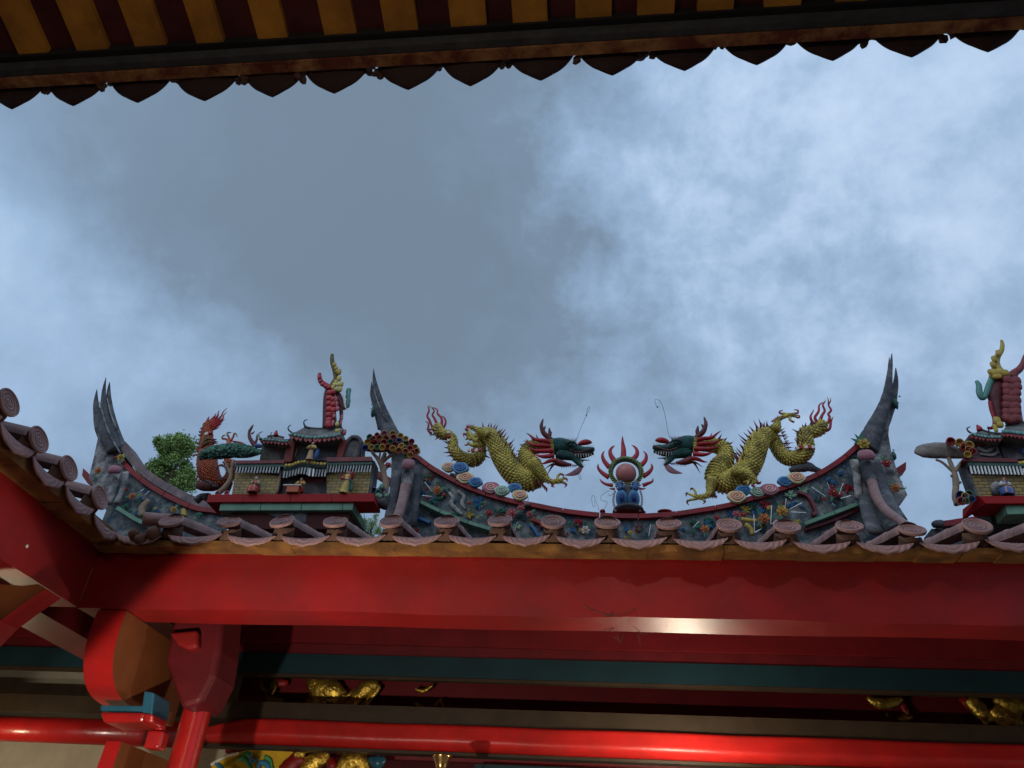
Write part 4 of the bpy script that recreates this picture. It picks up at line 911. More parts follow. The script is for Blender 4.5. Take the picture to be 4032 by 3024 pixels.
# ---------------------------------------------------------------- dragons
def dragon(M, Yd, body, spk, name, label, body_c=None):
    """M(x, y, dy) maps head-drawing coordinates to the scene"""
    u = mpp('A', Yd)
    t = thing(name, M(1200, 1110, 0), label, 'dragon')
    def T(m, lst, n=8, k=4, flat=1, **kw): m.tube([(M(e[0], e[1], e[3] if len(e) > 3 else 0), e[2]*u) for e in lst], n, k, flat, **kw); return m
    # body with scales
    m = MB(); m.tube(body, 16, 5); 
    pp = spl(body, 10); fr = frames(pp); acc = 0; L = len(fr)
    for i in range(1, L):
        acc += (fr[i][0]-fr[i-1][0]).length
        fpos = i/L
        sd_ = None
        for (a, b, s, sz) in spk:
            if a <= fpos < b: sd_ = (s, sz)
        if sd_ is None or acc < .038: continue
        acc = 0; p, r, tt, a_, b_ = fr[i]
        nrm = V((-tt.z, 0, tt.x)).normalized()*sd_[0]
        nrm = (nrm*1.0+tt*.45+V((0, random.uniform(-.5, .1), 0))).normalized()
        base = p+nrm*r*.9
        m.spike(base, base+nrm*sd_[1]*random.uniform(.9, 1.7), .017, 1, .35)
        if random.random() < .5:
            n2_ = (nrm+V((0, -.9, 0))).normalized(); base = p+n2_*r*.9; m.spike(base, base+n2_*sd_[1]*.9+tt*.02, .014, 1)
    o = m.build('body', [YELD, MAR], t)
    m = MB(); m.scales(body, .040, 0, 10, .35, .12); m.build('scales', YEL, o)
    # head
    m = MB()
    T(m, [(1440, 665, 62), (1490, 660, 78), (1550, 655, 82), (1620, 660, 70), (1680, 672, 52), (1740, 690, 40), (1810, 695, 34), (1870, 690, 28), (1893, 690, 14)], 14)
    for k in range(16):
        for d in (-.10, .0, .1):
            m.cone(M(1470+k*.8, 600+k*15, d*.8), M(1435+k*2, 590+k*16, d*1.5), .012, m=1)
    hd = m.build('head', [TEAL, YEL], t)
    m = MB(); m.scales([(M(e[0], e[1], 0), e[2]*u) for e in [(1690, 670, 50), (1620, 660, 71), (1550, 655, 84), (1490, 660, 80), (1440, 665, 66)]], .022, 0, 8, .3)
    m.scales([(M(e[0], e[1], 0), e[2]*u) for e in [(1740, 835, 22), (1690, 775, 32), (1620, 748, 46), (1540, 740, 50)]], .022, 0, 8, .3); m.build('head_scales', TEAL, hd)
    m = MB(); T(m, [(1500, 745, 40), (1600, 745, 48), (1670, 765, 36), (1715, 810, 28), (1755, 850, 22), (1775, 870, 10)], 12); m.build('lower_jaw', TEAL, hd)
    m = MB(); T(m, [(1640, 745, 34), (1720, 752, 34), (1800, 745, 29), (1885, 728, 12)], 10); T(m, [(1660, 770, 20), (1730, 800, 16)], 8); m.build('mouth', BLK, hd)
    m = MB(); T(m, [(1715, 650, 10, -.02), (1760, 625, 26, -.02), (1810, 615, 30, -.02), (1850, 618, 18, -.02), (1862, 625, 6, -.02)], 10); m.build('nose', RED, hd)
    for sgn in (-1, 1):
        m = MB(); m.ball(M(1655, 645, sgn*.10), (.022, .018, .018), 10); m.build('eye', BLK, hd)
        m = MB(); T(m, [(1600, 625, 10, sgn*.10), (1640, 612, 16, sgn*.105), (1690, 620, 12, sgn*.09), (1720, 650, 6, sgn*.07)], 8)
        m.build('eyebrow', TEAL, hd)
        m = MB()
        for k in range(9): m.cone(M(1600+k*12, 610, sgn*.09), M(1612+k*13, 578-6*(k % 3), sgn*.10), .006)
        m.build('lash', MAR, hd)
        m = MB()
        for k in range(8):
            x = 1700+k*26; m.cone(M(x, 735, sgn*.06), M(x+6, 765+10*(k % 3), sgn*.06), .006)
        for k in range(5): m.cone(M(1745+k*9, 815+k*12, sgn*.035), M(1765+k*9, 790+k*12, sgn*.035), .005)
        m.build('teeth', PALE if sgn < 0 else BLK, hd)
        m = MB()
        T(m, [(1640, 690, 8, sgn*.12), (1720, 715, 9, sgn*.09), (1800, 700, 9, sgn*.075), (1885, 672, 8, sgn*.04)], 6); m.build('lip', BRN, hd)
        m = MB()
        for k in range(7): m.cone(M(1815+k*11, 660-k*2, sgn*.045), M(1822+k*11, 638+k*3, sgn*.045), .004)
        m.build('lip_fringe', YEL, hd)
        # antler
        m = MB()
        T(m, [(1460, 600, 28, sgn*.03), (1430, 570, 28, sgn*.03), (1385, 530, 27, sgn*.04), (1362, 480, 22, sgn*.05), (1358, 440, 18, sgn*.05), (1374, 385, 7, sgn*.05)], 9)
        T(m, [(1365, 500, 16, sgn*.045), (1385, 480, 13, sgn*.045), (1397, 455, 6, sgn*.045)], 7)
        T(m, [(1425, 575, 22, sgn*.03), (1442, 540, 20, sgn*.035), (1440, 505, 15, sgn*.04), (1436, 475, 7, sgn*.04)], 8)
        T(m, [(1442, 540, 14, sgn*.035), (1460, 515, 6, sgn*.035)], 6)
        
        m.build('antler', BRN, hd)
    # mane
    m = MB()
    for sgn in (-1, -.3, .8):
        d = sgn*.09
        T(m, [(1460, 620, 22, d), (1390, 600, 22, d*1.2), (1300, 590, 18, d*1.3), (1240, 545, 9, d*1.3), (1205, 522, 2, d*1.3)], 7)
        T(m, [(1460, 660, 24, d), (1380, 650, 22, d*1.2), (1280, 645, 18, d*1.3), (1210, 612, 8, d*1.3), (1175, 600, 2, d*1.3)], 7)
    for d in (-.14, -.06, .08):
        T(m, [(1470, 700, 26, d), (1390, 705, 24, d*1.2), (1300, 700, 16, d*1.3), (1230, 675, 3, d*1.3)], 7)
        T(m, [(1480, 750, 24, d), (1400, 760, 22, d*1.2), (1340, 755, 14, d*1.3), (1285, 735, 3, d*1.3)], 7)
        T(m, [(1500, 795, 20, d), (1440, 805, 20, d), (1380, 830, 10, d), (1335, 835, 2, d)], 7)
    m.build('mane', RED, hd)
    m = MB()
    for d in (-.06, .05):
        T(m, [(1520, 810, 22, d), (1470, 850, 12, d), (1415, 945, 2, d)], 6); T(m, [(1540, 820, 20, d), (1460, 840, 10, d), (1390, 885, 2, d)], 6)
        T(m, [(1500, 810, 40, d), (1560, 830, 36, d), (1620, 840, 22, d), (1660, 840, 10, d)], 8)
        for k in range(9): m.cone(M(1570+k*18, 830+k*2, d), M(1558+k*16, 885-k*2, d), .008)
    m.build('beard', MAR, hd)
    m = MB(); T(m, [(1755, 850, 6), (1745, 880, 26), (1705, 918, 32), (1650, 938, 20), (1590, 948, 3)], 10, 4, .4)
    m.build('tongue', PINK, hd)
    m = MB(); T(m, [(1700, 790, 8), (1760, 795, 10), (1845, 796, 3)], 6); T(m, [(1735, 800, 14), (1760, 812, 14), (1785, 790, 3)], 6, 4); m.build('inner_tongue', BLK, hd)
    return t, hd
def MA(x, y, dy): return W('A', x, y, RY+.12+dy)
def MBR(x, y, dy): return W('B', 2580-x, y-20, RY+.12+dy)
YD = RY+.12
bodyA = pathc('A', YD, [(1430, 665, 56), (1330, 660, 62), (1245, 680, 70), (1205, 750, 76), (1240, 840, 86), (1290, 930, 100, .02), (1265, 1000, 98, .02), (1160, 985, 108, .02), (1060, 900, 108), (985, 790, 106), (930, 680, 98), (870, 580, 82), (800, 535, 66, .03), (735, 560, 60, .08), (735, 650, 58, .10), (735, 740, 58, .10), (690, 795, 62, .06), (600, 790, 60, .03), (520, 745, 54), (470, 670, 46), (465, 590, 44), (420, 545, 46), (360, 535, 52), (320, 495, 48), (312, 450, 36)])
dA, hA = dragon(MA, YD, bodyA, [(.03, .13, -1, .06), (.13, .20, -1, .05), (.34, .56, -1, .085), (.60, .78, 1, .07), (.78, .98, 1, .06)], 'dragon', 'yellow scaled dragon with a green head facing right, left of the flaming pearl')
bodyB = pathc('B', YD, [(1150, 640, 56), (1250, 645, 62), (1340, 655, 70), (1410, 690, 72), (1415, 790, 80), (1350, 880, 94), (1330, 980, 104, .02), (1420, 1020, 104, .02), (1540, 980, 108), (1640, 880, 108), (1700, 760, 104), (1740, 640, 98), (1790, 560, 80), (1870, 530, 66, .05)])
bodyB += pathc('C', YD, [(270, 740, 50, .1), (320, 830, 50, .12), (370, 910, 52, .10), (440, 945, 54, .06), (520, 930, 54, .02), (570, 870, 56), (560, 790, 56), (560, 740, 50), (620, 725, 48), (680, 700, 48), (700, 655, 34)])
dB, hB = dragon(MBR, YD, bodyB, [(.03, .16, 1, .06), (.34, .60, 1, .09), (.62, .76, 1, .10), (.78, .97, 1, .06)], 'dragon', 'yellow scaled dragon with a green head facing left, right of the flaming pearl')
def limb(t, c, Y, segs, name, m_, n=8, k=3, sc=None):
    m = MB()
    for s_ in segs: m.tube(pathc(c, Y, s_), n, k)
    if sc: 
        for s_ in segs[:1]: m.scales(pathc(c, Y, s_), sc, 0, 6, .35)
    return m.build(name, m_, t)
# left dragon limbs
limb(dA, 'A', YD-.12, [[(1270, 800, 64), (1330, 890, 50), (1390, 960, 34), (1430, 1005, 22), (1500, 1010, 19), (1560, 1005, 16)], [(1520, 1005, 18), (1522, 960, 14), (1545, 935, 12), (1565, 940, 11)], [(1550, 1005, 15), (1585, 975, 13), (1600, 985, 11)], [(1540, 1015, 15), (1580, 1020, 14), (1598, 1035, 11)], [(1490, 1015, 15), (1475, 1040, 12)]], 'foreleg', YEL, 9, 4, .032)
limb(dA, 'A', YD-.12, [[(1555, 935, 11), (1578, 945, 9), (1572, 968, 3)], [(1592, 975, 11), (1615, 990, 9), (1612, 1012, 3)], [(1595, 1030, 12), (1610, 1045, 10), (1590, 1070, 3)], [(1475, 1040, 12), (1462, 1055, 10), (1492, 1068, 3)]], 'claws', RED, 7)
m = MB()
for k in range(14): m.spike(W('A', 1330+k*6, 1000+k*6, YD-.08), W('A', 1340+k*6, 1045+k*7-(k % 3)*20, YD-.1), .012)
m.build('elbow_tuft', MAR, dA)
limb(dA, 'A', YD-.10, [[(820, 540, 50), (740, 500, 30), (690, 480, 22), (650, 468, 16)], [(720, 600, 40), (680, 590, 24), (640, 530, 22), (610, 490, 16)], [(650, 590, 18), (620, 560, 16), (610, 520, 12)], [(720, 640, 26), (660, 645, 20), (620, 620, 14)], [(690, 575, 14), (640, 545, 12), (600, 590, 10)]], 'hind_leg', YEL, 8, 4, .026)
limb(dA, 'A', YD-.12, [[(612, 495, 12), (595, 480, 9), (590, 500, 3)], [(600, 540, 12), (575, 530, 9), (580, 565, 3)], [(620, 640, 10), (595, 645, 8), (585, 640, 3)]], 'claws', RED, 7)
m = MB()
for k in range(9): m.spike(W('A', 610+k*9, 475, YD-.08), W('A', 600+k*10, 440-10*(k % 2), YD-.08), .011)
m.build('knee_tuft', RED, dA)
def tailflame(t, c, Y, lst, tips):
    m = MB()
    for s_ in lst: m.tube(pathc(c, Y, s_), 7, 5)
    o = m.build('tail_flame', RED, t); m = MB()
    for s_ in tips: m.tube(pathc(c, Y, s_), 6, 3)
    m.build('flame_tip', YEL, o)
tailflame(dA, 'A', YD, [[(265, 480, 10), (235, 400, 14), (210, 350, 12), (228, 300, 10), (222, 262, 7)], [(315, 450, 18), (285, 380, 14), (262, 340, 11), (280, 300, 9), (255, 268, 6)], [(350, 470, 18), (355, 380, 14), (315, 330, 11), (310, 290, 8), (275, 268, 5)], [(370, 480, 14), (395, 420, 12), (385, 375, 9), (362, 355, 5)], [(250, 530, 16), (220, 490, 14), (222, 430, 9), (195, 408, 4)]],
          [[(222, 262, 7), (208, 240, 2)], [(240, 265, 6), (232, 228, 2)], [(275, 268, 5), (250, 255, 2)], [(364, 360, 5), (362, 340, 2)], [(205, 412, 5), (188, 405, 2)]])
def wire(t, c, Y, pts, name='whisker', r=2.0, mt=WIRE):
    m = MB(); m.tube(pathc(c, Y, [(x, y, r) for x, y in pts]), 5, 5); return m.build(name, mt, t)
wire(dA, 'A', YD-.02, [(1705, 640), (1722, 560), (1755, 470), (1790, 390), (1808, 345), (1820, 280), (1840, 258), (1838, 290), (1812, 340)])
wire(dA, 'A', YD-.02, [(1755, 860), (1725, 920), (1740, 980), (1755, 990), (1750, 950), (1735, 925)])
m = MB(); m.ball(W('A', 1808, 348, YD-.02), .008, 8); m.build('whisker_knot', WIRE, dA)
# belly bands of alternating red and white plates
def bands(t, c, Y, lst, w, h):
    for i, (x, y, a) in enumerate(lst):
        m = MB(); m.box(W(c, x, y, Y), (w, .03, h), 0, Matrix.Rotation(-rad(a), 3, 'Y')); o = m.build('belly_plate', RED if i % 2 else PALE, t)
        b = o.modifiers.new('bevel', 'BEVEL'); b.width = .004
bands(dA, 'A', YD-.10, [(625, 693, 20), (665, 700, 5), (706, 698, -5), (742, 692, -10)], .031, .042)
bands(dA, 'A', YD-.06, [(425, 520, 90), (425, 555, 90), (425, 600, 90)], .030, .034)
# right dragon limbs
limb(dB, 'B', YD-.08, [[(1290, 980, 50), (1270, 1060, 38), (1265, 1120, 30), (1230, 1155, 22), (1170, 1165, 20), (1120, 1170, 18)], [(1125, 1165, 14), (1115, 1110, 12), (1095, 1085, 11)], [(1120, 1165, 14), (1065, 1140, 12), (1040, 1130, 11)], [(1130, 1185, 14), (1070, 1195, 12), (1045, 1205, 11)], [(1170, 1180, 14), (1200, 1195, 12), (1208, 1210, 10)]], 'foreleg', YEL, 9, 4, .028)
limb(dB, 'B', YD-.08, [[(1100, 1088, 11), (1075, 1080, 9), (1070, 1102, 3)], [(1045, 1130, 11), (1025, 1132, 9), (1030, 1160, 3)], [(1045, 1200, 11), (1034, 1220, 9), (1052, 1248, 3)], [(1205, 1198, 11), (1216, 1212, 9), (1196, 1236, 3)]], 'claws', MAR, 7)
m = MB()
for k in range(14): m.spike(W('B', 1262+k*5, 1130+k*2, YD-.05), W('B', 1262+k*6, 1170+10*(k % 3), YD-.05), .011)
for k in range(6): m.spike(W('B', 1290+k*3, 1100+k*8, YD-.05), W('B', 1335, 1110+k*14, YD-.05), .009)
m.build('elbow_tuft', MAR, dB)
limb(dB, 'B', YD-.16, [[(1480, 900, 46), (1580, 915, 42), (1660, 950, 34), (1710, 990, 24), (1720, 1020, 18)], [(1720, 1000, 16), (1745, 1025, 12)], [(1700, 1010, 14), (1690, 1045, 12)], [(1690, 990, 12), (1630, 1010, 10), (1600, 1020, 8)], [(1650, 1010, 10), (1640, 1050, 8)]], 'foreleg', YEL, 9, 4, .030)
limb(dB, 'B', YD-.18, [[(1740, 1025, 15), (1768, 1025, 12), (1776, 1008, 3)], [(1688, 1045, 12), (1705, 1060, 11), (1720, 1050, 3)]], 'claws', RED, 7)
limb(dB, 'C', YD-.05, [[(310, 710, 46), (330, 680, 30), (335, 635, 18), (370, 610, 13), (430, 590, 13), (470, 590, 12)], [(440, 590, 12), (400, 578, 10), (368, 578, 10)], [(450, 585, 12), (480, 575, 9)], [(460, 595, 12), (495, 605, 9)], [(440, 595, 13), (435, 625, 11), (455, 640, 9)]], 'hind_leg', YEL, 8, 4, .026)
limb(dB, 'C', YD-.05, [[(372, 578, 10), (355, 575, 8), (352, 560, 7), (378, 550, 3)], [(478, 575, 9), (500, 572, 8), (500, 550, 7), (468, 546, 3)], [(490, 608, 9), (512, 610, 8), (508, 592, 6), (480, 590, 3)], [(450, 638, 9), (465, 648, 7), (472, 636, 3)]], 'claws', RED, 7)
m = MB()
for k in range(9): m.spike(W('C', 300+k*4, 645-k*3, YD-.05), W('C', 272+k*9, 640-k*6-8*(k % 2), YD-.05), .010)
m.build('knee_tuft', RED, dB)
m = MB()
for k in range(16): m.spike(W('C', 360+k*5, 720+k*12, YD), W('C', 400+k*4, 690+k*13+12*(k % 2), YD-.04), .009)
m.build('belly_spines', MAR, dB)
tailflame(dB, 'C', YD, [[(745, 660, 10), (760, 610, 11), (750, 580, 10), (772, 550, 9), (752, 510, 7), (750, 470, 5)], [(680, 640, 16), (700, 590, 12), (720, 555, 10), (705, 510, 8), (722, 480, 5)], [(660, 650, 14), (640, 610, 12), (670, 560, 10), (675, 510, 7), (705, 485, 4)], [(650, 670, 12), (615, 640, 12), (605, 600, 9), (625, 560, 5)], [(720, 720, 14), (760, 700, 12), (772, 640, 9), (785, 612, 4)], [(755, 500, 6), (768, 475, 5)]],
          [[(750, 470, 5), (743, 440, 2)], [(768, 475, 5), (768, 448, 2)], [(722, 480, 5), (728, 462, 2)], [(626, 560, 5), (628, 540, 2)], [(780, 615, 4), (793, 598, 2)]])
wire(dB, 'B', YD-.02, [(865, 580), (840, 500), (825, 400), (805, 310), (780, 230), (745, 188), (718, 186), (712, 220), (735, 262)])
m = MB(); m.ball(W('B', 737, 262, YD-.02), .009, 8); m.build('whisker_knot', WIRE, dB)
bands(dB, 'C', YD-.08, [(495, 860, 25), (525, 852, 5), (567, 853, 0), (598, 853, 0), (624, 853, 0)], .035, .038)
m = MB(); m.tube(pathc('C', YD+.05, [(440, 1045, 22), (520, 1020, 34), (600, 1020, 32), (690, 1050, 16)]), 10, 4, bumpy=.1); m.tube(pathc('C', YD+.05, [(520, 985, 20), (590, 1000, 26), (640, 1030, 20)]), 8, 4, bumpy=.1)
rk = m.build('rock_support', STONED, None); tag(rk, 'dark rock stump under the tail of the right dragon', 'rock')
m = MB(); m.tube(pathc('A', YD+.05, [(440, 940, 16), (500, 960, 30), (600, 1010, 26)]), 8, 4, bumpy=.1)
m.tube(pathc('A', YD+.05, [(620, 930, 22), (560, 930, 26), (500, 930, 20)]), 8, 4, bumpy=.1)
rk = m.build('rock_support', STONED, None); tag(rk, 'dark rock stump under the tail of the left dragon behind the swirl clouds', 'rock')
# ---------------------------------------------------------------- flaming pearl
pr = thing('flaming_pearl', W('B', 430, 1310, RY+.1), 'pink pearl in a green ring of red flames on a blue stand between the dragons', 'ornament')
PC = W('B', 420, 915, RY+.12); ub = mpp('B', RY)
m = MB(); m.ball(PC+V((0, 0, -.02)), 104*ub, 28); m.build('pearl', mat('pearl_glaze', (.46, .17, .15), .3, .15, 8, .05), pr)
m = MB(); Rr = 146*ub
m.tube([(PC+V((math.cos(a)*Rr, .02, math.sin(a)*Rr)), 20*ub) for a in [i*math.pi/20 for i in range(41)]], 8, 1, .8); m.build('ring', mat('ring_green_dark', (.06, .09, .05), .5, .2), pr)
m = MB()
for i in range(40):
    a = 2*math.pi*i/40; m.ball(PC+V((math.cos(a)*(Rr+18*ub), -.01, math.sin(a)*(Rr+18*ub))), (15*ub, 15*ub, 15*ub), 7)
    if i % 1 == 0: m.ball(PC+V((math.cos(a+.08)*(Rr-2*ub), -.03, math.sin(a+.08)*(Rr-2*ub))), 12*ub, 7)
m.build('scalloped_rim', mat('rim_green', (.16, .22, .07), .45, .2, island=.3), pr)
fl_ = [[(395, 790, 40), (397, 700, 34), (390, 640, 24), (386, 590, 14), (386, 555, 4)], [(310, 810, 38), (270, 750, 30), (262, 700, 22), (285, 665, 14), (308, 650, 4)], [(255, 870, 34), (205, 810, 28), (185, 760, 20), (190, 725, 12), (205, 705, 4)],
       [(250, 970, 34), (190, 930, 28), (150, 890, 20), (138, 855, 12), (145, 835, 4)], [(290, 1050, 28), (225, 1040, 20), (180, 1015, 14), (158, 985, 4)], [(310, 1085, 16), (275, 1085, 12), (255, 1080, 5)],
       [(490, 790, 36), (530, 740, 30), (530, 695, 22), (505, 660, 14), (475, 648, 4)], [(570, 850, 34), (615, 800, 28), (625, 755, 20), (615, 725, 12), (592, 705, 4)], [(590, 960, 34), (650, 920, 28), (680, 880, 20), (682, 850, 12), (670, 832, 4)],
       [(590, 1050, 28), (640, 1030, 22), (685, 1010, 14), (692, 978, 4)], [(540, 1080, 18), (590, 1085, 12), (618, 1078, 4)]]
for s_ in fl_:
    m = MB(); m.tube(pathc('B', RY+.14, [(a_, b_, c_*.78) for a_, b_, c_ in s_]), 9, 4, .6); m.build('flame', RED, pr)
m = MB(); m.lathe(W('B', 445, 1310, RY+.12), [(.16, -.01), (.15, .02), (.08, .03), (.06, .05), (.055, .2), (.05, .28)], 20); m.build('stand', STONED, pr)
for sx in (-1, 1):
    m = MB(); cx0 = 438
    for j, (rr, mt) in enumerate(((1.0, 0), (.78, 1), (.52, 2))):
        m.ball(W('B', cx0+sx*62, 1185, RY+.06-.012*j), (58*ub*rr, .05, 105*ub*rr), 14, mt)
    m.tube(pathc('B', RY+.05, [(cx0+sx*60, 1090, 40), (cx0+sx*85, 1060, 34), (cx0+sx*70, 1020, 28)]), 8, 3, m=1)
    m.build('blue_lobe', [mat('stand_pale_blue', (.07, .20, .34), .4, .2), mat('stand_mid_blue', (.03, .10, .24), .4, .2), mat('stand_deep_blue', (.01, .025, .12), .4, .2)], pr)
    m = MB()
    for k in range(13):
        y = 1110+k*16; x = cx0+sx*(118+26*math.sin((y-1080)/230*math.pi)); m.ball(W('B', x, y, RY+.06), 12*ub, 8)
    for k in range(9):
        a = k/9*2*math.pi; m.ball(W('B', cx0+sx*78+44*math.cos(a), 1045+34*math.sin(a), RY+.03), 11*ub, 8)
    m.build('white_beading', mat('bead_white', (.36, .38, .42), .4, .15), pr)
w = MB()
for s_ in ([(150, 1300), (125, 1220), (95, 1150), (75, 1180), (90, 1260), (110, 1250), (100, 1200)], [(200, 1295), (225, 1240), (230, 1215), (175, 1200), (170, 1160), (215, 1120), (255, 1102)], [(245, 1135), (255, 1155), (285, 1140), (305, 1110), (290, 1098)]):
    w.tube(pathc('B', RY+.08, [(x, y, 2.0) for x, y in s_]), 5, 6)
o = w.build('loose_wire', WIREG, None); tag(o, 'loose curled wire rising from the coping left of the flaming pearl', 'wire')
w = MB(); w.ball(W('B', 185, 1312, RY+.1), (.03, .04, .02), 10); w.ball(W('B', 810, 1312, RY+.12), (.075, .05, .016), 12); w.ball(W('B', 455, 1318, RY+.12), (.17, .06, .014), 14)
w.build('coping_lump', COPR, ridge)
w = MB(); p = W('A', 1215, 1235, RY-.02)
w.ball(p, (.035, .03, .03), 8, 0, None, .2); w.tube([(p, .004), (p+V((.01, 0, .06)), .002), (p+V((.0, 0, .09)), .001)], 5, 3); o = w.build('cement_patch', mat('pale_patch', (.30, .17, .18), .8, .3), ridge)
# ---------------------------------------------------------------- swirl clouds
def cloud(lobes, c, Y, label):
    x, y = lobes[0][:2]
    t = thing('cloud_ornament', W(c, x, y, Y), label, 'cloud', 'swirl clouds along the central coping')
    for i, (x, y, r, col, rim) in enumerate(lobes):
        u = mpp(c, Y); C0 = W(c, x, y, Y-.014*i); R = r*u; m = MB(); n = 40
        def ol(k): return [C0+V((math.cos(a)*R*1.15*k*(1+.07*math.cos(4*a+i)), 0, math.sin(a)*R*.85*k*(1+.07*math.sin(3*a)))) for a in [2*math.pi*j/n for j in range(n)]]
        m.prism(ol(1.0), (0, .05, 0)); o = m.build('cloud_lobe', rim, t); b = o.modifiers.new('bevel', 'BEVEL'); b.width = .01; b.segments = 3
        m = MB(); m.prism([p+V((0, -.006, 0)) for p in ol(.70)], (0, .02, 0)); m.build('swirl_disc', col, o)
        m = MB(); sp = []
        for k in range(40):
            a = k*.30+i; rr = R*(.06+.60*k/40); sp.append((C0+V((math.cos(a)*rr*1.1, -.009, math.sin(a)*rr*.85)), .0050))
        m.tube(sp, 5, 1); m.build('swirl', PALE if col in (PSW, GSW, OSW) else LBL, o)
CY = RY-.02
cloud([(425, 855, 62, OSW, CREAM), (540, 865, 74, BSW, LBL)], 'A', CY, 'orange and blue swirl cloud on the coping just below the left dragon tail')
cloud([(590, 965, 76, OSW, CREAM), (692, 1008, 62, BSW, LBL)], 'A', CY, 'orange and blue swirl cloud second from the left on the coping')
cloud([(850, 1066, 76, PSW, PINK), (958, 1095, 64, GSW, LGR)], 'A', CY, 'pink and green swirl cloud under the left dragon belly')
cloud([(1088, 1066, 60, BSW, LBL), (1140, 1140, 66, OSW, CREAM)], 'A', CY, 'blue over orange swirl cloud standing nearest left of the pearl')
cloud([(1602, 1090, 62, BSW, LBL), (1535, 1155, 74, OSW, CREAM)], 'B', CY, 'blue over orange swirl cloud standing nearest right of the pearl')
cloud([(1750, 1108, 62, GSW, LGR), (1868, 1082, 72, PSW, PINK)], 'B', CY, 'green and pink swirl cloud under the right dragon belly')
cloud([(400, 1122, 50, BSW, LBL), (492, 1095, 58, OSW, CREAM)], 'C', CY, 'blue and orange swirl cloud under the right dragon tail')
CR.update(K=(780, 1600, 3.5677), L=(1180, 1350, 3.3188), M=(3560, 1300, 4.1483), N=(3560, 1650, 3.6864), O=(740, 1580, 3.95))
HY = 5.4                                     # front plane of the two small shrines
def poly(name, c, pts, Y, th, mt, parent, bev=0):
    m = MB(); pp = [W(c, x, y, Y) for x, y in pts]
    m.prism(pp, (0, th, 0)); o = m.build(name, mt, parent)
    if bev: b = o.modifiers.new('bevel', 'BEVEL'); b.width = bev; b.segments = 2
    return o
def rods(name, c, Y, lists, mt, parent, n=7, k=4, flat=1, **kw):
    m = MB()
    for s_ in lists: m.tube(pathc(c, Y, s_), n, k, flat, **kw)
    return m.build(name, mt, parent)
def cup(p, r, col, parent, dirv=V((0, -1, -.25)), name='cup'):
    d = dirv.normalized(); rot = d.to_track_quat('Z', 'Y').to_matrix(); m = MB(); n = 14
    prof = [(.35*r, -1.5*r), (.8*r, -1.0*r), (1.0*r, 0), (1.06*r, .06*r), (.86*r, .05*r), (.80*r, -.1*r), (.55*r, -.7*r), (.01*r, -.8*r)]
    vs = [p+rot @ V((a*math.cos(2*math.pi*j/n), a*math.sin(2*math.pi*j/n), h)) for a, h in prof for j in range(n)]
    fs = [(i*n+j, i*n+(j+1) % n, (i+1)*n+(j+1) % n, (i+1)*n+j) for i in range(len(prof)-1) for j in range(n)]
    m.add(vs, fs[:n*4], 0, True); m.add(vs, fs[n*4:], 1, True)
    return m.build(name, [col, CUPIN[id(col)]], parent)
CUPC = dict(r=mat('cup_red', (.36, .06, .05), .35, .2, 20, .1), y=mat('cup_yellow', (.42, .30, .07), .35, .2, 20, .1), g=mat('cup_green', (.06, .17, .09), .35, .2, 20, .1), b=mat('cup_blue', (.07, .08, .26), .35, .2, 20, .1), p=mat('cup_pink', (.42, .17, .17), .35, .2, 20, .1), o=mat('cup_ochre', (.40, .19, .06), .35, .2, 20, .1))
_in = dict(r=mat('cup_red_inside', (.20, .02, .025), .4, .2), y=mat('cup_yellow_inside', (.38, .22, .04), .4, .2), g=mat('cup_green_inside', (.03, .09, .06), .4, .2), b=mat('cup_blue_inside', (.02, .025, .08), .4, .2), p=mat('cup_pink_inside', (.34, .07, .07), .4, .2), o=mat('cup_ochre_inside', (.22, .06, .03), .4, .2))
CUPIN = {id(CUPC[k]): _in[k] for k in CUPC}
def teeth(c, Y, pts, w, mt, parent, name='eave_slat'):
    """hanging slats: (x, ytop, dx, h) in crop px"""
    for (x, y, dx, h) in pts:
        m = MB(); m.prism([W(c, x, y, Y), W(c, x+w, y, Y), W(c, x+w+dx, y+h, Y), W(c, x+dx, y+h, Y)], (0, .012, 0)); m.build(name, mt, parent)
SLAT = mat('grey_white_slat', (.42, .46, .46), .5, .3, 20, .1, dirt=.4, dscale=9)
SLATW = mat('white_slat', (.75, .78, .76), .4, .1, 20, .1)
ROOFG = mat('grey_mossy_roof', (.11, .12, .11), .9, .4, 20, .5, 60, dirt=.7, dcol=(.25, .24, .23), dscale=12)
SCAL = mat('teal_scallop', (.13, .30, .26), .4, .2, 20, .1, island=.3)
def scallops(c, Y, pts, r, mt, parent, name='scallop_tiles', n=12, sy=1.0):
    m = MB(); pp = spl([(V((x, y, 0)), 0.) for x, y in pts], 12); L = [p for p, _ in pp]
    d = [0]
    for i in range(1, len(L)): d.append(d[-1]+(L[i]-L[i-1]).length)
    for k in range(n):
        s_ = d[-1]*(k+.5)/n; i = max(j for j in range(len(d)) if d[j] <= s_)
        p = L[i]; q_ = W(c, p.x, p.y, Y); R = r*mpp(c, Y); m.ball(q_, (R, R*.5, R*sy), 10)
    return m.build(name, mt, parent)
def pend(c, Y, pts, w, h, mt, parent, n=10, name='pendant_tiles'):
    m = MB(); pp = spl([(V((x, y, 0)), 0.) for x, y in pts], 12); L = [p for p, _ in pp]
    d = [0]
    for i in range(1, len(L)): d.append(d[-1]+(L[i]-L[i-1]).length)
    for k in range(n):
        s_ = d[-1]*(k+.5)/n; i = max(j for j in range(len(d)) if d[j] <= s_); p = L[i]
        m.prism([W(c, p.x-w/2, p.y, Y), W(c, p.x+w/2, p.y, Y), W(c, p.x+w*.45, p.y+h*.5, Y), W(c, p.x, p.y+h, Y), W(c, p.x-w*.45, p.y+h*.5, Y)], (0, .015, 0))
    return m.build(name, mt, parent)
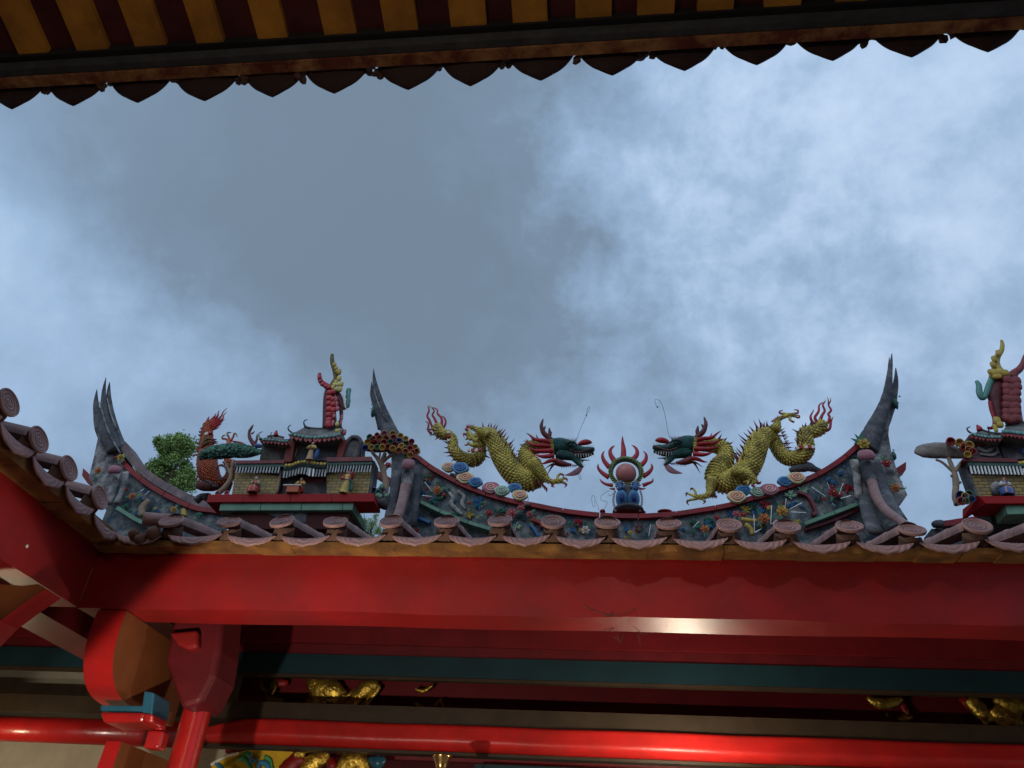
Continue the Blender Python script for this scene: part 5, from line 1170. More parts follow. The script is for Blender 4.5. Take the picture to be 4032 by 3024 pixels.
def figurine(base, h, robe, robe2, label, hat=None, seated=False, lean=0, arm='fold', face=V((0, -1, 0)), extra=None):
    """porcelain person: one continuous skinned body, robe and hair as children"""
    t = thing('figurine', base, label, 'figurine', 'small porcelain figures on the shrines')
    rz = math.atan2(face.x, -face.y); rot = Matrix.Rotation(rz, 3, 'Z') @ Matrix.Rotation(lean, 3, 'Y')
    F = lambda x, y, z: base+rot @ V((x*h, y*h, z*h))
    hip = .30 if seated else .50; s0 = hip+.30
    verts = []; edges = []; rads = []
    def v(x, y, z, r): verts.append(F(x, y, z)); rads.append(r*h); return len(verts)-1
    def e(*ids):
        for a, b in zip(ids, ids[1:]): edges.append((a, b))
    pel = v(0, 0, hip, .085); ch = v(0, .0, hip+.17, .095); nk0 = v(0, 0, s0, .05); nk = v(0, -.01, s0+.035, .035); hd = v(0, -.015, s0+.10, .062); hd2 = v(0, -.012, s0+.145, .050)
    e(pel, ch, nk0, nk, hd, hd2)
    nose = v(0, -.078, s0+.098, .012); e(hd, nose)
    for s_ in (-1, 1):
        ear = v(s_*.068, 0, s0+.10, .012); e(hd, ear)
        sh = v(s_*.11, 0, s0-.02, .042); el = v(s_*.16, -.04, s0-.17, .034)
        if arm == 'fold': wr = v(s_*.06, -.13, s0-.14, .024)
        elif arm == 'up' and s_ > 0: wr = v(s_*.17, -.12, s0+.02, .024)
        else: wr = v(s_*.12, -.12, s0-.20, .024)
        pm = verts[wr]; dr = (verts[wr]-verts[el]).normalized(); e(ch, sh, el, wr)
        pal = len(verts); verts.append(pm+dr*.035*h); rads.append(.022*h); e(wr, pal)
        sd_ = dr.cross(V((0, 0, 1))); sd_ = sd_.normalized() if sd_.length > .1 else V((1, 0, 0))
        for k in range(4):
            a = len(verts); verts.append(pm+dr*(.062-.003*abs(k-1))*h+sd_*(k-1.5)*.012*h); rads.append(.0065*h); b = len(verts); verts.append(verts[a]+dr*(.024)*h+V((0, 0, -.012*h))); rads.append(.0055*h); e(pal, a, b)
        a = len(verts); verts.append(pm+dr*.03*h-sd_*.03*h); rads.append(.007*h); b = len(verts); verts.append(verts[a]+dr*.022*h); rads.append(.006*h); e(pal, a, b)
        if seated: kn = v(s_*.10, -.20, hip-.02, .055); an = v(s_*.09, -.20, .05, .035); ft = v(s_*.09, -.28, .02, .03)
        else: kn = v(s_*.06, -.02, hip*.5, .05); an = v(s_*.06, 0, .05, .032); ft = v(s_*.06, -.08, .02, .028)
        e(pel, kn, an, ft)
    me = bpy.data.meshes.new('body'); me.from_pydata([tuple(x) for x in verts], edges, []); me.materials.append(SKIN)
    o = bpy.data.objects.new('body', me); link(o, t)
    sk = o.modifiers.new('skin', 'SKIN'); sk.use_smooth_shade = True
    for i, sv in enumerate(me.skin_vertices[0].data): sv.radius = (rads[i], rads[i]); sv.use_root = (i == 0)
    ss = o.modifiers.new('sub', 'SUBSURF'); ss.levels = 1; ss.render_levels = 1
    m = MB()
    for s_ in (-1, 1):
        m.ball(F(s_*.026, -.074, s0+.113), .007*h, 6)
    m.tube([(F(-.02, -.078, s0+.068), .004*h), (F(.02, -.078, s0+.068), .004*h)], 5, 1); m.build('face_paint', BLK, o)
    m = MB()
    sk_ = [(.17, 0.0), (.165, .04), (.14, hip*.5), (.115, hip), (.10, hip+.1), (.125, hip+.22), (.10, s0+.0), (.04, s0+.02)] if not seated else [(.22, 0.0), (.24, .06), (.26, hip*.8), (.15, hip+.05), (.125, hip+.12), (.14, hip+.22), (.10, s0), (.045, s0+.02)]
    n = 20; vs = [F(r*math.cos(2*math.pi*j/n)*(1+.10*math.cos(j*math.pi)*(1 if z < hip else .2)), r*.75*math.sin(2*math.pi*j/n)-(.06 if seated and z < hip else 0), z) for r, z in sk_ for j in range(n)]
    m.add(vs, [(i*n+j, i*n+(j+1) % n, (i+1)*n+(j+1) % n, (i+1)*n+j) for i in range(len(sk_)-1) for j in range(n)], 0, True)
    m.build('robe', ROBES[robe], o)
    for s_ in (-1, 1):
        m = MB(); hx = .06 if arm == 'fold' else .12; hz = s0-.14 if arm == 'fold' else s0-.2
        if arm == 'up' and s_ > 0: hx, hz = .17, s0+.02
        m.tube([(F(s_*.10, 0, s0-.01), .055*h), (F(s_*.20, -.03, s0-.15), .062*h), (F(s_*(hx+.03), -.12, hz-.02), .075*h), (F(s_*hx, -.155, hz-.015), .082*h)], 9, 3); m.build('sleeve', ROBES[robe2], o)
    m = MB(); m.tube([(F(-.13, -.03, hip+.08), .018*h), (F(0, -.11, hip+.08), .022*h), (F(.13, -.03, hip+.08), .018*h)], 7, 3); m.build('sash', ROBES['white'], o)
    m = MB(); m.ball(F(0, .012, s0+.135), (.070*h, .072*h, .062*h), 12); m.ball(F(0, .02, s0+.205), (.028*h,)*3 if False else .028*h, 8); m.build('hair', ROBES[hat] if hat else BLK, o)
    return t
def small_roof(prefix, c, Y, ridge_l, eave_l, t, curls, n1=12, n2=11, r=16, depth=.16, ph=30):
    """curved little roof: ridge line, eave line, scalloped tiles, pendants, curled tips"""
    e1 = [W(c, x, y, Y-.03) for x, y in eave_l]; r1 = [W(c, x, y, Y+depth*.5) for x, y in ridge_l]
    # resample both to the same count
    def rs(L, n=14):
        pp = [p for p, _ in spl([(p, 0.) for p in L], 10)]; d = [0]
        for i in range(1, len(pp)): d.append(d[-1]+(pp[i]-pp[i-1]).length)
        out = []
        for k in range(n):
            s_ = d[-1]*k/(n-1); j = max(i for i in range(len(d)) if d[i] <= s_+1e-9); j2 = min(j+1, len(pp)-1); f = 0 if j2 == j else (s_-d[j])/(d[j2]-d[j]); out.append(pp[j].lerp(pp[j2], f))
        return out
    A, B = rs(e1), rs(r1); m = MB(); mid = [(a+b)/2-V((0, 0, .012)) for a, b in zip(A, B)]
    rear = [V((a.x, Y+depth+.04, a.z)) for a in A]
    rows = [A, mid, B, rear]; n = 14; vs = [p for r_ in rows for p in r_]+[p-V((0, 0, .02)) for p in A]+[p-V((0, 0, .02)) for p in rear]
    fs = [(i*n+j, i*n+j+1, (i+1)*n+j+1, (i+1)*n+j) for i in range(3) for j in range(n-1)]+[(4*n+j, 4*n+j+1, 5*n+j+1, 5*n+j) for j in range(n-1)]+[(4*n+j+1, 4*n+j, j, j+1) for j in range(n-1)]
    fs += [(0, n, 2*n, 3*n, 5*n, 4*n), (n-1, 5*n-1, 6*n-1, 4*n-1, 3*n-1, 2*n-1)]
    m.add(vs, fs, 0, False); ro = m.build('roof', ROOFG, t)
    m = MB(); m.tube([(p+V((0, 0, .004)), .011) for p in B], 8, 1); m.build('roof_ridge', STONED, ro)
    scallops(c, Y-.035, [(x, y+2) for x, y in eave_l], r, SCAL, ro, n=n1)
    pend(c, Y-.03, [(x, y+r*.9) for x, y in eave_l], r*2.2, ph, mat('pendant_pink', (.27, .05, .055), .5, .2, 20, island=.3), ro, n=n2)
    for s_ in curls: rods('curled_tip', c, Y-.02, [s_], BLK, ro, 6, 4)
    return ro
# ---------------------------------------------------------------- left shrine
sh = thing('ridge_shrine', W('E', 820, 1300, HY), 'miniature porcelain temple on a red and green ledge left of the central ridge', 'miniature shrine')
def slab(t, c, pts, Y, depth, mt, name, joints=()):
    o = MB(); pp = [W(c, x, y, Y) for x, y in pts]; o.prism(pp, (0, depth, 0)); ob = o.build(name, mt, t)
    b = ob.modifiers.new('bevel', 'BEVEL'); b.width = .003
    if joints:
        for (x0, y0, x1, y1) in joints:
            m = MB(); m.tube([(W(c, x0, y0, Y-.001), .0022), (W(c, x1, y1, Y-.001), .0022)], 4, 1); m.build('tile_joint', BLK, ob)
    return ob
LEDR = mat('ledge_red', (.30, .005, .006), .7, .15, 6, .1, 40, dirt=.3, dcol=(.12, .01, .01), dscale=6)
slab(sh, 'E', [(145, 1237), (1500, 1228), (1500, 1296), (130, 1302)], HY, .21, LEDR, 'red_ledge', [(1150, 1232, 1155, 1296), (430, 1236, 428, 1300), (815, 1234, 815, 1298)])
slab(sh, 'E', [(248, 1297), (1333, 1297), (1322, 1366), (233, 1370)], HY+.02, .40, COPG, 'green_ledge', [(577, 1298, 570, 1368), (908, 1298, 902, 1367), (1246, 1298, 1238, 1366)])
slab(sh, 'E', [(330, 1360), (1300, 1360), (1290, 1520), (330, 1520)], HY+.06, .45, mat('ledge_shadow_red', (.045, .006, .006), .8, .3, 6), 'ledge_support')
slab(sh, 'E', [(640, 1378), (950, 1372), (940, 1470), (760, 1440), (630, 1400)], HY+.055, .02, STONED, 'render_patch')
poly('upper_wall', 'E', [(565, 955), (590, 800), (870, 780), (1230, 770), (1230, 960)], HY+.16, .12, STONED, sh)
poly('rock_wall', 'E', [(1230, 935), (1270, 800), (1305, 785), (1320, 765), (1345, 755), (1370, 780), (1410, 795), (1400, 935)], HY+.14, .10, mat('shrine_grey_stone', (.15, .145, .14), .9, .35, 20, .6, 40, dirt=.5, dscale=9), sh, .012)
rods('rock_edge', 'E', HY+.13, [[(1240, 930, 18), (1262, 850, 16), (1300, 785, 18), (1345, 768, 20), (1390, 800, 18), (1380, 870, 14), (1372, 930, 14)]], STONED, sh, 8, 4, bumpy=.15)
poly('upper_wall_brick', 'E', [(572, 955), (590, 850), (745, 845), (735, 955)], HY+.155, .02, mat('grey_shrine_brick', (.13, .12, .10), .85, .35, 25, .7, 50, dirt=.5, dscale=12), sh)
rods('rock_swirl', 'K', HY+.15, [[(1760, 520, 9), (1830, 560, 9), (1920, 530, 8)], [(1400, 560, 14), (1380, 640, 14), (1340, 740, 12)], [(1780, 620, 10), (1860, 600, 10), (1920, 640, 8)]], STONE, sh, 6, 4, .5)
poly('red_pillar', 'E', [(755, 975), (790, 800), (858, 793), (825, 970)], HY+.10, .06, mat('pillar_dull_red', (.20, .035, .025), .7, .25, 12, .2, dirt=.4, dscale=9), sh, .006)
poly('red_pillar', 'E', [(1190, 935), (1215, 795), (1265, 785), (1278, 800), (1240, 935)], HY+.10, .06, mat('pillar_dull_red', (0, 0, 0)), sh, .006)
small_roof('c', 'E', HY+.05, [(930, 690), (1000, 702), (1100, 704), (1200, 692), (1225, 680)], [(812, 738), (860, 752), (960, 768), (1060, 768), (1160, 757), (1228, 742)], sh,
           [[(850, 745, 8), (808, 718, 7), (797, 690, 5), (820, 670, 4)], [(970, 700, 10), (935, 678, 8), (925, 650, 6), (935, 632, 5), (955, 628, 4)], [(1190, 698, 9), (1215, 680, 7), (1218, 650, 5), (1205, 640, 4)], [(1228, 742, 8), (1245, 715, 6), (1235, 690, 4)]], 13, 11, 15, .18, 30)
small_roof('s', 'E', HY+.07, [(630, 768), (700, 764), (760, 778)], [(560, 770), (600, 788), (680, 790), (745, 800), (800, 800)], sh,
           [[(575, 778, 5), (558, 760, 5), (565, 735, 4), (590, 725, 3)], [(670, 785, 5), (655, 765, 5), (658, 740, 4), (668, 728, 3)], [(805, 800, 6), (815, 770, 5), (800, 745, 4)]], 9, 8, 10, .14, 26)
rods('roof_flame', 'E', HY+.05, [[(698, 760, 22), (698, 740, 18), (705, 712, 3)]], RED, sh, 8, 3)
# lower storey
poly('brick_wall', 'E', [(338, 1234), (375, 1000), (748, 1000), (712, 1234)], HY+.09, .12, BRICKY, sh)
poly('brick_wall', 'E', [(1112, 1232), (1112, 1000), (1492, 985), (1450, 1230)], HY+.09, .12, BRICKY, sh)
poly('wall_edge', 'E', [(1455, 1230), (1492, 960), (1505, 965), (1475, 1230)], HY+.085, .13, STONED, sh)
poly('doorway', 'E', [(712, 1234), (748, 1060), (1112, 1060), (1112, 1234)], HY+.15, .06, STONED, sh)
poly('door_panel', 'E', [(905, 1095), (1100, 1095), (1085, 1145), (900, 1140)], HY+.145, .02, MAR, sh)
rods('wall_pillar', 'E', HY+.08, [[(705, 1232, 10), (722, 1140, 10), (740, 1050, 10)]], TRUNK, sh, 8, 2, bumpy=.1)
rods('wall_pillar', 'E', HY+.10, [[(722, 1232, 14), (745, 1060, 14)]], BLK, sh, 8, 1)
poly('maroon_band', 'E', [(368, 985), (370, 960), (765, 955), (765, 982)], HY+.03, .1, MAR, sh)
poly('maroon_band', 'E', [(1112, 970), (1112, 935), (1478, 928), (1485, 962)], HY+.03, .1, MAR, sh)
poly('green_band', 'E', [(362, 1012), (368, 987), (765, 984), (765, 1010)], HY+.04, .08, mat('band_green', (.05, .10, .08), .6, .35, 30, .4, 60), sh)
poly('green_band', 'E', [(1112, 996), (1112, 972), (1485, 965), (1480, 992)], HY+.04, .08, mat('band_green', (0, 0, 0)), sh)
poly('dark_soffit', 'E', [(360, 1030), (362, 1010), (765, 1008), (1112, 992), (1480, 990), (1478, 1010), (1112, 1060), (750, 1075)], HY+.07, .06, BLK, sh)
scallops('E', HY+.0, [(770, 1000), (830, 995), (880, 975), (950, 970), (1030, 985), (1108, 988)], 15, mat('yellow_scallop', (.42, .30, .05), .4, .2, 20, island=.3), sh, n=13)
scallops('E', HY+.02, [(768, 1022), (830, 1018), (880, 998), (950, 993), (1030, 1008), (1108, 1010)], 16, mat('band_green', (0, 0, 0)), sh, n=20)
rods('curved_eave', 'E', HY+.06, [[(768, 1012, 16), (830, 1008, 16), (880, 988, 16), (950, 983, 16), (1030, 998, 16), (1110, 1000, 16)]], STONED, sh, 8, 4)
teeth('E', HY+.04, [(378+24.5*i, 1012, -12, 48) for i in range(15)], 9, SLAT, sh)
teeth('E', HY+.03, [(765+24*i, (1042-(22*math.sin(min(max((i-1)/9, 0), 1)*math.pi)) - (0 if i < 5 else 10)), -12, 58) for i in range(15)], 10, SLAT, sh)
teeth('E', HY+.04, [(1118+23.5*i, 1000, -12, 56) for i in range(16)], 9, SLAT, sh)
teeth('K', HY+.015, [(1560, 870, -14, 105), (1612, 875, -14, 105)], 22, SLATW, sh)
# figures
fb = lambda c, x, y, Y: W(c, x, y, Y)
figurine(fb('K', 770, 1222, HY+.0), .19, 'red', 'tan', 'seated red robed porcelain figure before the yellow brick wall of the left shrine', 'white', True, -.05)
figurine(fb('K', 1410, 1218, HY+.05), .18, 'red', 'yellow', 'small porcelain figure behind an orange table in the dark doorway of the left shrine', None, True)
figurine(fb('K', 2040, 1216, HY+.0), .205, 'yellow', 'red', 'standing porcelain figure in red and yellow robe at the right end of the left shrine', 'red', False, .08, 'up')
figurine(fb('K', 1560, 752, HY-.03), .172, 'tan', 'yellow', 'tan robed porcelain figure standing on the upper storey of the left shrine', 'tan', False, 0)
tb = MB(); p = W('K', 1330, 1218, HY+.0); tb.box(p+V((0, 0, .028)), (.10, .05, .055), 0); tb.box(p+V((-.01, 0, .060)), (.15, .06, .010), 1)
o = tb.build('altar_table', [mat('table_orange', (.40, .09, .03), .5, .2), ROBES['white']], None); tag(o, 'small orange porcelain table with a pale top in the doorway of the left shrine', 'table')
m = MB(); m.ball(W('K', 1670, 670, HY+.09), (.022, .02, .055), 10); m.build('blue_bundle', ROBES['blue'], sh)
m = MB(); m.tube(pathc('K', HY+.05, [(2140, 1190, 22), (2150, 1080, 24), (2130, 990, 20)]), 8, 3); m.build('green_relief', ROBES['teal'], sh)
rods('blue_relief', 'K', HY+.0, [[(2095, 935, 8), (2140, 935, 12), (2180, 965, 6)]], LBL, sh, 6, 3)
rods('blue_relief', 'K', HY+.04, [[(850, 1050, 16), (860, 1120, 20), (850, 1200, 20)]], mat('slate_relief', (.07, .10, .13), .6, .2), sh, 6, 3)
# ---------------------------------------------------------------- fish dragon finials
def fishdragon(c, Y, label, parts):
    t = thing('fish_dragon', W(c, *parts['base'], Y), label, 'sculpture'); body = None
    for name, mt, lst in parts['tubes']:
        m = MB(); m.tube(pathc(c, Y, lst), 12, 4, .8); o = m.build(name, mt, body or t)
        if body is None: body = o
    for name, mt, lst in parts['lumps']:
        m = MB()
        for (x, y, rx, ry, *dy) in lst:
            u = mpp(c, Y); m.ball(W(c, x, y, Y+(dy[0] if dy else -.055)+.012), (rx*u*1.22, min(rx, ry)*u*.75, ry*u*1.22), 12, sq=.62)
        m.build(name, mt, body)
    return t
LRED = mat('lump_red', (.38, .022, .03), .35, .25, 20, .1, 50, island=.3, dirt=.2, dscale=9); LPNK = mat('lump_pink', (.38, .09, .11), .35, .2, 20, .1, 50, island=.2)
LYEL = mat('lump_yellow', (.50, .42, .11), .35, .2, 20, .1, 50, island=.25); LOLV = mat('lump_olive', (.38, .28, .05), .35, .2, 20, .1, 50, island=.25); LTEA = mat('lump_teal', (.08, .22, .18), .35, .2, 20, .1, 50, island=.3)
FD = HY+.13
def grid(x0, x1, y0, y1, nx, ny, r, j=4, ry=None):
    return [(x0+(x1-x0)*(i/(max(nx-1, 1)))+random.uniform(-j, j), y0+(y1-y0)*k/(ny-1)+random.uniform(-j, j)+(12 if i % 2 else 0), r, ry or r*1.05) for i in range(nx) for k in range(ny)]
fishdragon('L', FD, 'broken red and yellow porcelain fish dragon standing on the left shrine roof', dict(base=(400, 1110), tubes=[
    ('body', mat('fish_dark', (.09, .02, .025), .6, .3, 20, .2), [(390, 1120, 105, .03), (390, 1000, 100, .03), (385, 850, 92, .03), (390, 700, 88, .03), (410, 600, 72, .03), (440, 560, 50, .03)]),
    ('red_branch', LRED, [(400, 600, 60), (345, 560, 46), (290, 520, 40), (262, 470, 34), (258, 420, 28), (265, 398, 24)]),
    ('yellow_branch', mat('fish_olive_dark', (.14, .11, .03), .6, .3, 20, .2), [(420, 600, 50), (440, 540, 48), (470, 470, 36), (470, 400, 40), (450, 330, 36), (430, 270, 34), (422, 200, 30), (425, 150, 24)]),
    ('side_wing', mat('fish_dark', (0, 0, 0)), [(490, 640, 30), (520, 720, 44), (545, 820, 40), (590, 870, 14)]),
    ('teal_fin', LTEA, [(645, 600, 20), (640, 660, 26), (636, 740, 28), (630, 800, 28), (600, 850, 22), (570, 800, 14)]),
    ('pale_edge', PALE, [(558, 640, 5, -.05), (575, 730, 9, -.05), (595, 820, 9, -.05), (612, 870, 5, -.05)]),
    ('leg', mat('fish_dark', (0, 0, 0)), [(540, 860, 30), (545, 960, 26), (530, 1060, 22), (545, 1110, 10)])],
    lumps=[('red_scales', LRED, [(395, 650, 42, 36), (440, 640, 34, 34)]+grid(385, 440, 720, 1080, 2, 6, 38, 4, 36)[:9]+[(375, 1060, 38, 50)]),
           ('pink_scales', LPNK, [(465, 740, 30, 38), (480, 800, 24, 36), (492, 860, 22, 34), (450, 960, 22, 30), (432, 1050, 18, 44), (440, 910, 20, 24)]),
           ('red_scales', LRED, [(300, 540, 30, 26, -.04), (345, 565, 30, 26, -.05), (262, 450, 24, 30, -.03), (272, 500, 24, 26, -.04), (385, 580, 30, 30, -.06)]),
           ('yellow_scales', LYEL, [(430, 580, 26, 28), (460, 545, 28, 28), (500, 545, 26, 24), (540, 540, 30, 36), (475, 505, 24, 22), (525, 605, 28, 38), (475, 610, 28, 28), (515, 465, 28, 38)]),
           ('olive_scales', LOLV, [(515, 380, 28, 42), (475, 330, 24, 28), (455, 285, 24, 28), (480, 370, 18, 22)]),
           ('teal_scales', LTEA, [(640, 630, 30, 40, .0), (632, 690, 28, 44, .0), (635, 760, 28, 30, .0), (625, 815, 28, 34, .0)]),
           ('pink_scales', LPNK, [(548, 970, 10, 40), (540, 1040, 10, 36)]),
           ('leaf_scales', LYEL, [(497, 1148, 32, 26), (490, 1060, 22, 30)]), ('red_leaf', LPNK, [(580, 1170, 26, 38)])]))
fishdragon('M', FD, 'dark red and yellow porcelain fish dragon standing on the right shrine roof', dict(base=(1750, 1500), tubes=[
    ('body', mat('fish_dull_red', (.20, .035, .035), .5, .3, 20, .3, 50), [(1800, 1520, 130, .03), (1780, 1380, 125, .03), (1760, 1200, 125, .03), (1740, 1000, 125, .03), (1740, 850, 115, .03), (1760, 740, 90, .03)]),
    ('red_branch', mat('fish_dull_red', (0, 0, 0)), [(1740, 780, 80), (1800, 700, 66), (1880, 640, 56), (1940, 560, 50), (1970, 480, 46), (2000, 400, 40), (2030, 330, 30)]),
    ('yellow_branch', LOLV, [(1640, 730, 70), (1520, 640, 80), (1500, 520, 60), (1530, 420, 50), (1590, 330, 40), (1605, 240, 34), (1590, 165, 22)]),
    ('yellow_shoulder', LOLV, [(1720, 770, 60), (1600, 745, 85), (1480, 735, 80), (1430, 790, 50)]),
    ('green_wing', LTEA, [(1180, 830, 28), (1220, 900, 44), (1230, 1020, 52), (1270, 1110, 44), (1330, 1060, 46), (1380, 920, 50), (1430, 800, 50)]),
    ('inner_wing', mat('fish_dark', (0, 0, 0)), [(1540, 830, 80, .02), (1520, 950, 110, .02), (1490, 1080, 120, .02), (1510, 1180, 100, .02), (1530, 1300, 90, .02), (1560, 1480, 80, .02)]),
    ('leg', RED, [(1400, 1170, 30), (1430, 1300, 36), (1470, 1440, 30), (1470, 1560, 30), (1420, 1600, 26), (1360, 1590, 22)])],
    lumps=[('red_scales', mat('fish_dull_red', (0, 0, 0)), grid(1680, 1830, 820, 1440, 3, 7, 60, 10)), ('yellow_scales', LOLV, [(1410, 680, 36, 40), (1470, 690, 50, 50), (1560, 680, 55, 50), (1640, 700, 55, 50), (1520, 750, 60, 40), (1450, 560, 36, 46), (1470, 470, 34, 50), (1540, 370, 34, 46)]),
           ('leaf_scales', LOLV, [(1520, 1480, 44, 60), (1560, 1540, 44, 50), (1490, 1600, 26, 60)])]))
# ---------------------------------------------------------------- right shrine
s2 = thing('ridge_shrine', W('F', 950, 1350, HY), 'miniature porcelain temple on a red ledge at the right edge of the picture', 'miniature shrine')
xR = 1600
pz = lambda x, y, z: PZ(*q('F', x, y), z)
slab(s2, 'F', [(692, 1276), (xR, 1262), (xR, 1330), (745, 1333)], HY, .22, LEDR, 'red_ledge', [(1100, 1272, 1105, 1332)])
zl_ = W('F', 692, 1276, HY).z
m = MB(); a = W('F', 692, 1276, HY); b = W('F', 745, 1333, HY); a2 = V((a.x, HY+.45, a.z)); 
# mitred end returning towards the ridge
m.prism([W('F', 690, 1277, HY+.001), W('F', 566, 1378, HY+.24), W('F', 566, 1446, HY+.24), W('F', 744, 1333, HY+.001)], (.02, .02, 0)); m.build('ledge_return', LEDR, s2)
slab(s2, 'F', [(885, 1336), (xR, 1330), (xR, 1398), (905, 1416)], HY+.03, .4, COPG, 'green_ledge', [(888, 1338, 907, 1414)])
m = MB(); m.prism([W('F', 884, 1337, HY+.03), W('F', 790, 1410, HY+.24), W('F', 830, 1480, HY+.24), W('F', 904, 1415, HY+.03)], (.02, .02, 0)); m.build('ledge_return', COPG, s2)
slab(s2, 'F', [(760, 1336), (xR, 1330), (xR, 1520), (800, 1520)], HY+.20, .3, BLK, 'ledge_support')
poly('brick_wall', 'F', [(680, 1275), (585, 1010), (xR, 1000), (xR, 1270)], HY+.09, .12, BRICKY, s2)
poly('wall_edge', 'F', [(672, 1275), (574, 1000), (592, 1000), (692, 1275)], HY+.08, .13, STONED, s2)
poly('maroon_band', 'F', [(560, 1005), (575, 975), (990, 985), (990, 1012), (620, 1008)], HY+.03, .1, MAR, s2)
poly('green_band', 'F', [(610, 1042), (604, 1012), (xR, 1018), (xR, 1052), (1000, 1046)], HY+.04, .08, mat('band_green', (0, 0, 0)), s2)
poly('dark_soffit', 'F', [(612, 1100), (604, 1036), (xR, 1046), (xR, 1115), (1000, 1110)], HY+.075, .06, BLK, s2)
teeth('F', HY+.04, [(620+27.5*i, 1040+i*.5, 18, 62) for i in range(15)], 10, SLATW, s2)
teeth('F', HY+.03, [(1028+27.5*i, 1060, 18, 62) for i in range(10)], 10, SLATW, s2)
scallops('F', HY+.0, [(1000, 1020), (1200, 1000), (1400, 1005)], 14, mat('yellow_scallop', (0, 0, 0)), s2, n=12)
poly('upper_wall', 'F', [(600, 985), (650, 870), (620, 800), (700, 820), (870, 820), (xR, 780), (xR, 990)], HY+.14, .12, STONED, s2)
poly('upper_beam', 'F', [(612, 815), (630, 860), (700, 880), (870, 850), (868, 820), (700, 830)], HY+.10, .1, mat('beam_brown_red', (.12, .035, .02), .7, .3, 20), s2)
poly('red_pillar', 'F', [(845, 860), (880, 855), (912, 965), (888, 985)], HY+.12, .05, BLK, s2)
rods('rock_swirl', 'F', HY+.13, [[(680, 900, 16), (750, 930, 14), (820, 900, 14), (840, 950, 12)], [(700, 950, 10), (790, 960, 12), (830, 940, 10)]], STONE, s2, 6, 4, .5)
small_roof('s', 'F', HY+.06, [(700, 765), (740, 780), (800, 795), (870, 800)], [(628, 790), (690, 806), (770, 818), (870, 818)], s2,
           [[(640, 795, 8), (612, 778, 7), (600, 755, 5), (625, 742, 4)], [(770, 812, 7), (768, 780, 6), (766, 760, 5)]], 9, 8, 12, .14, 24)
rods('roof_flame', 'F', HY+.05, [[(700, 770, 22), (690, 750, 18), (674, 726, 3)]], RED, s2, 8, 3)
small_roof('c', 'F', HY+.04, [(900, 740), (960, 722), (1050, 712), (1200, 710)], [(870, 775), (930, 778), (1020, 790), (1120, 795), (1240, 790)], s2, [], 14, 12, 15, .18, 30)
figurine(fb('N', 1500, 1110, HY+.03), .19, 'blue', 'white', 'porcelain figure in a blue robe before the brick wall of the right shrine', 'red', True, .12, 'fold')
m = MB(); m.ball(W('N', 1370, 1010, HY+.07), (.055, .02, .06), 12, 0, None, .1); m.ball(W('N', 1330, 1060, HY+.07), (.035, .02, .03), 10, 0, None, .1); m.build('pale_rock', STONE, s2)
m = MB(); m.ball(W('N', 1735, 475, HY+.12), (.012, .02, .03), 10); m.build('blue_bundle', ROBES['blue'], s2)
# cup tree of the right shrine
ct = thing('cup_tree', W('N', 760, 1200, HY+.05), 'bare plaster tree with few porcelain cups beside the right shrine', 'ornamental tree')
rods('trunk', 'N', HY+.08, [[(800, 1230, 70), (750, 1120, 50), (750, 1000, 40), (750, 900, 44), (735, 800, 36), (700, 700, 30), (660, 600, 28), (640, 560, 24)], [(740, 760, 30), (790, 680, 22), (850, 600, 18)], [(740, 790, 26), (640, 700, 20), (540, 620, 18), (460, 590, 16)], [(700, 840, 20), (685, 810, 18)], [(770, 940, 22), (820, 915, 18)]], TRUNK, ct, 9, 4, bumpy=.06)
m = MB(); m.tube(pathc('N', HY+.10, [(155, 490, 20), (240, 470, 90), (400, 460, 118), (560, 455, 125), (720, 480, 105), (860, 520, 60), (930, 540, 20)]), 18, 4, .6, bumpy=.03); m.build('canopy', mat('canopy_cement', (.26, .225, .20), .9, .35, 15, .5, 40, dirt=.5, dscale=6), ct)
for (x, y, r, k) in [(680, 325, 62, 'r'), (810, 340, 58, 'y'), (880, 412, 62, 'r'), (950, 380, 60, 'y'), (1000, 470, 52, 'r'), (925, 515, 48, 'y'), (940, 440, 50, 'o'), (820, 1105, 60, 'b'), (835, 1190, 56, 'r'), (945, 1095, 58, 'g'), (890, 1120, 50, 'y'), (985, 1160, 46, 'b'), (900, 1190, 46, 'g')]:
    cup(W('N', x, y, HY+.0), r*mpp('N', HY), CUPC[k], ct)
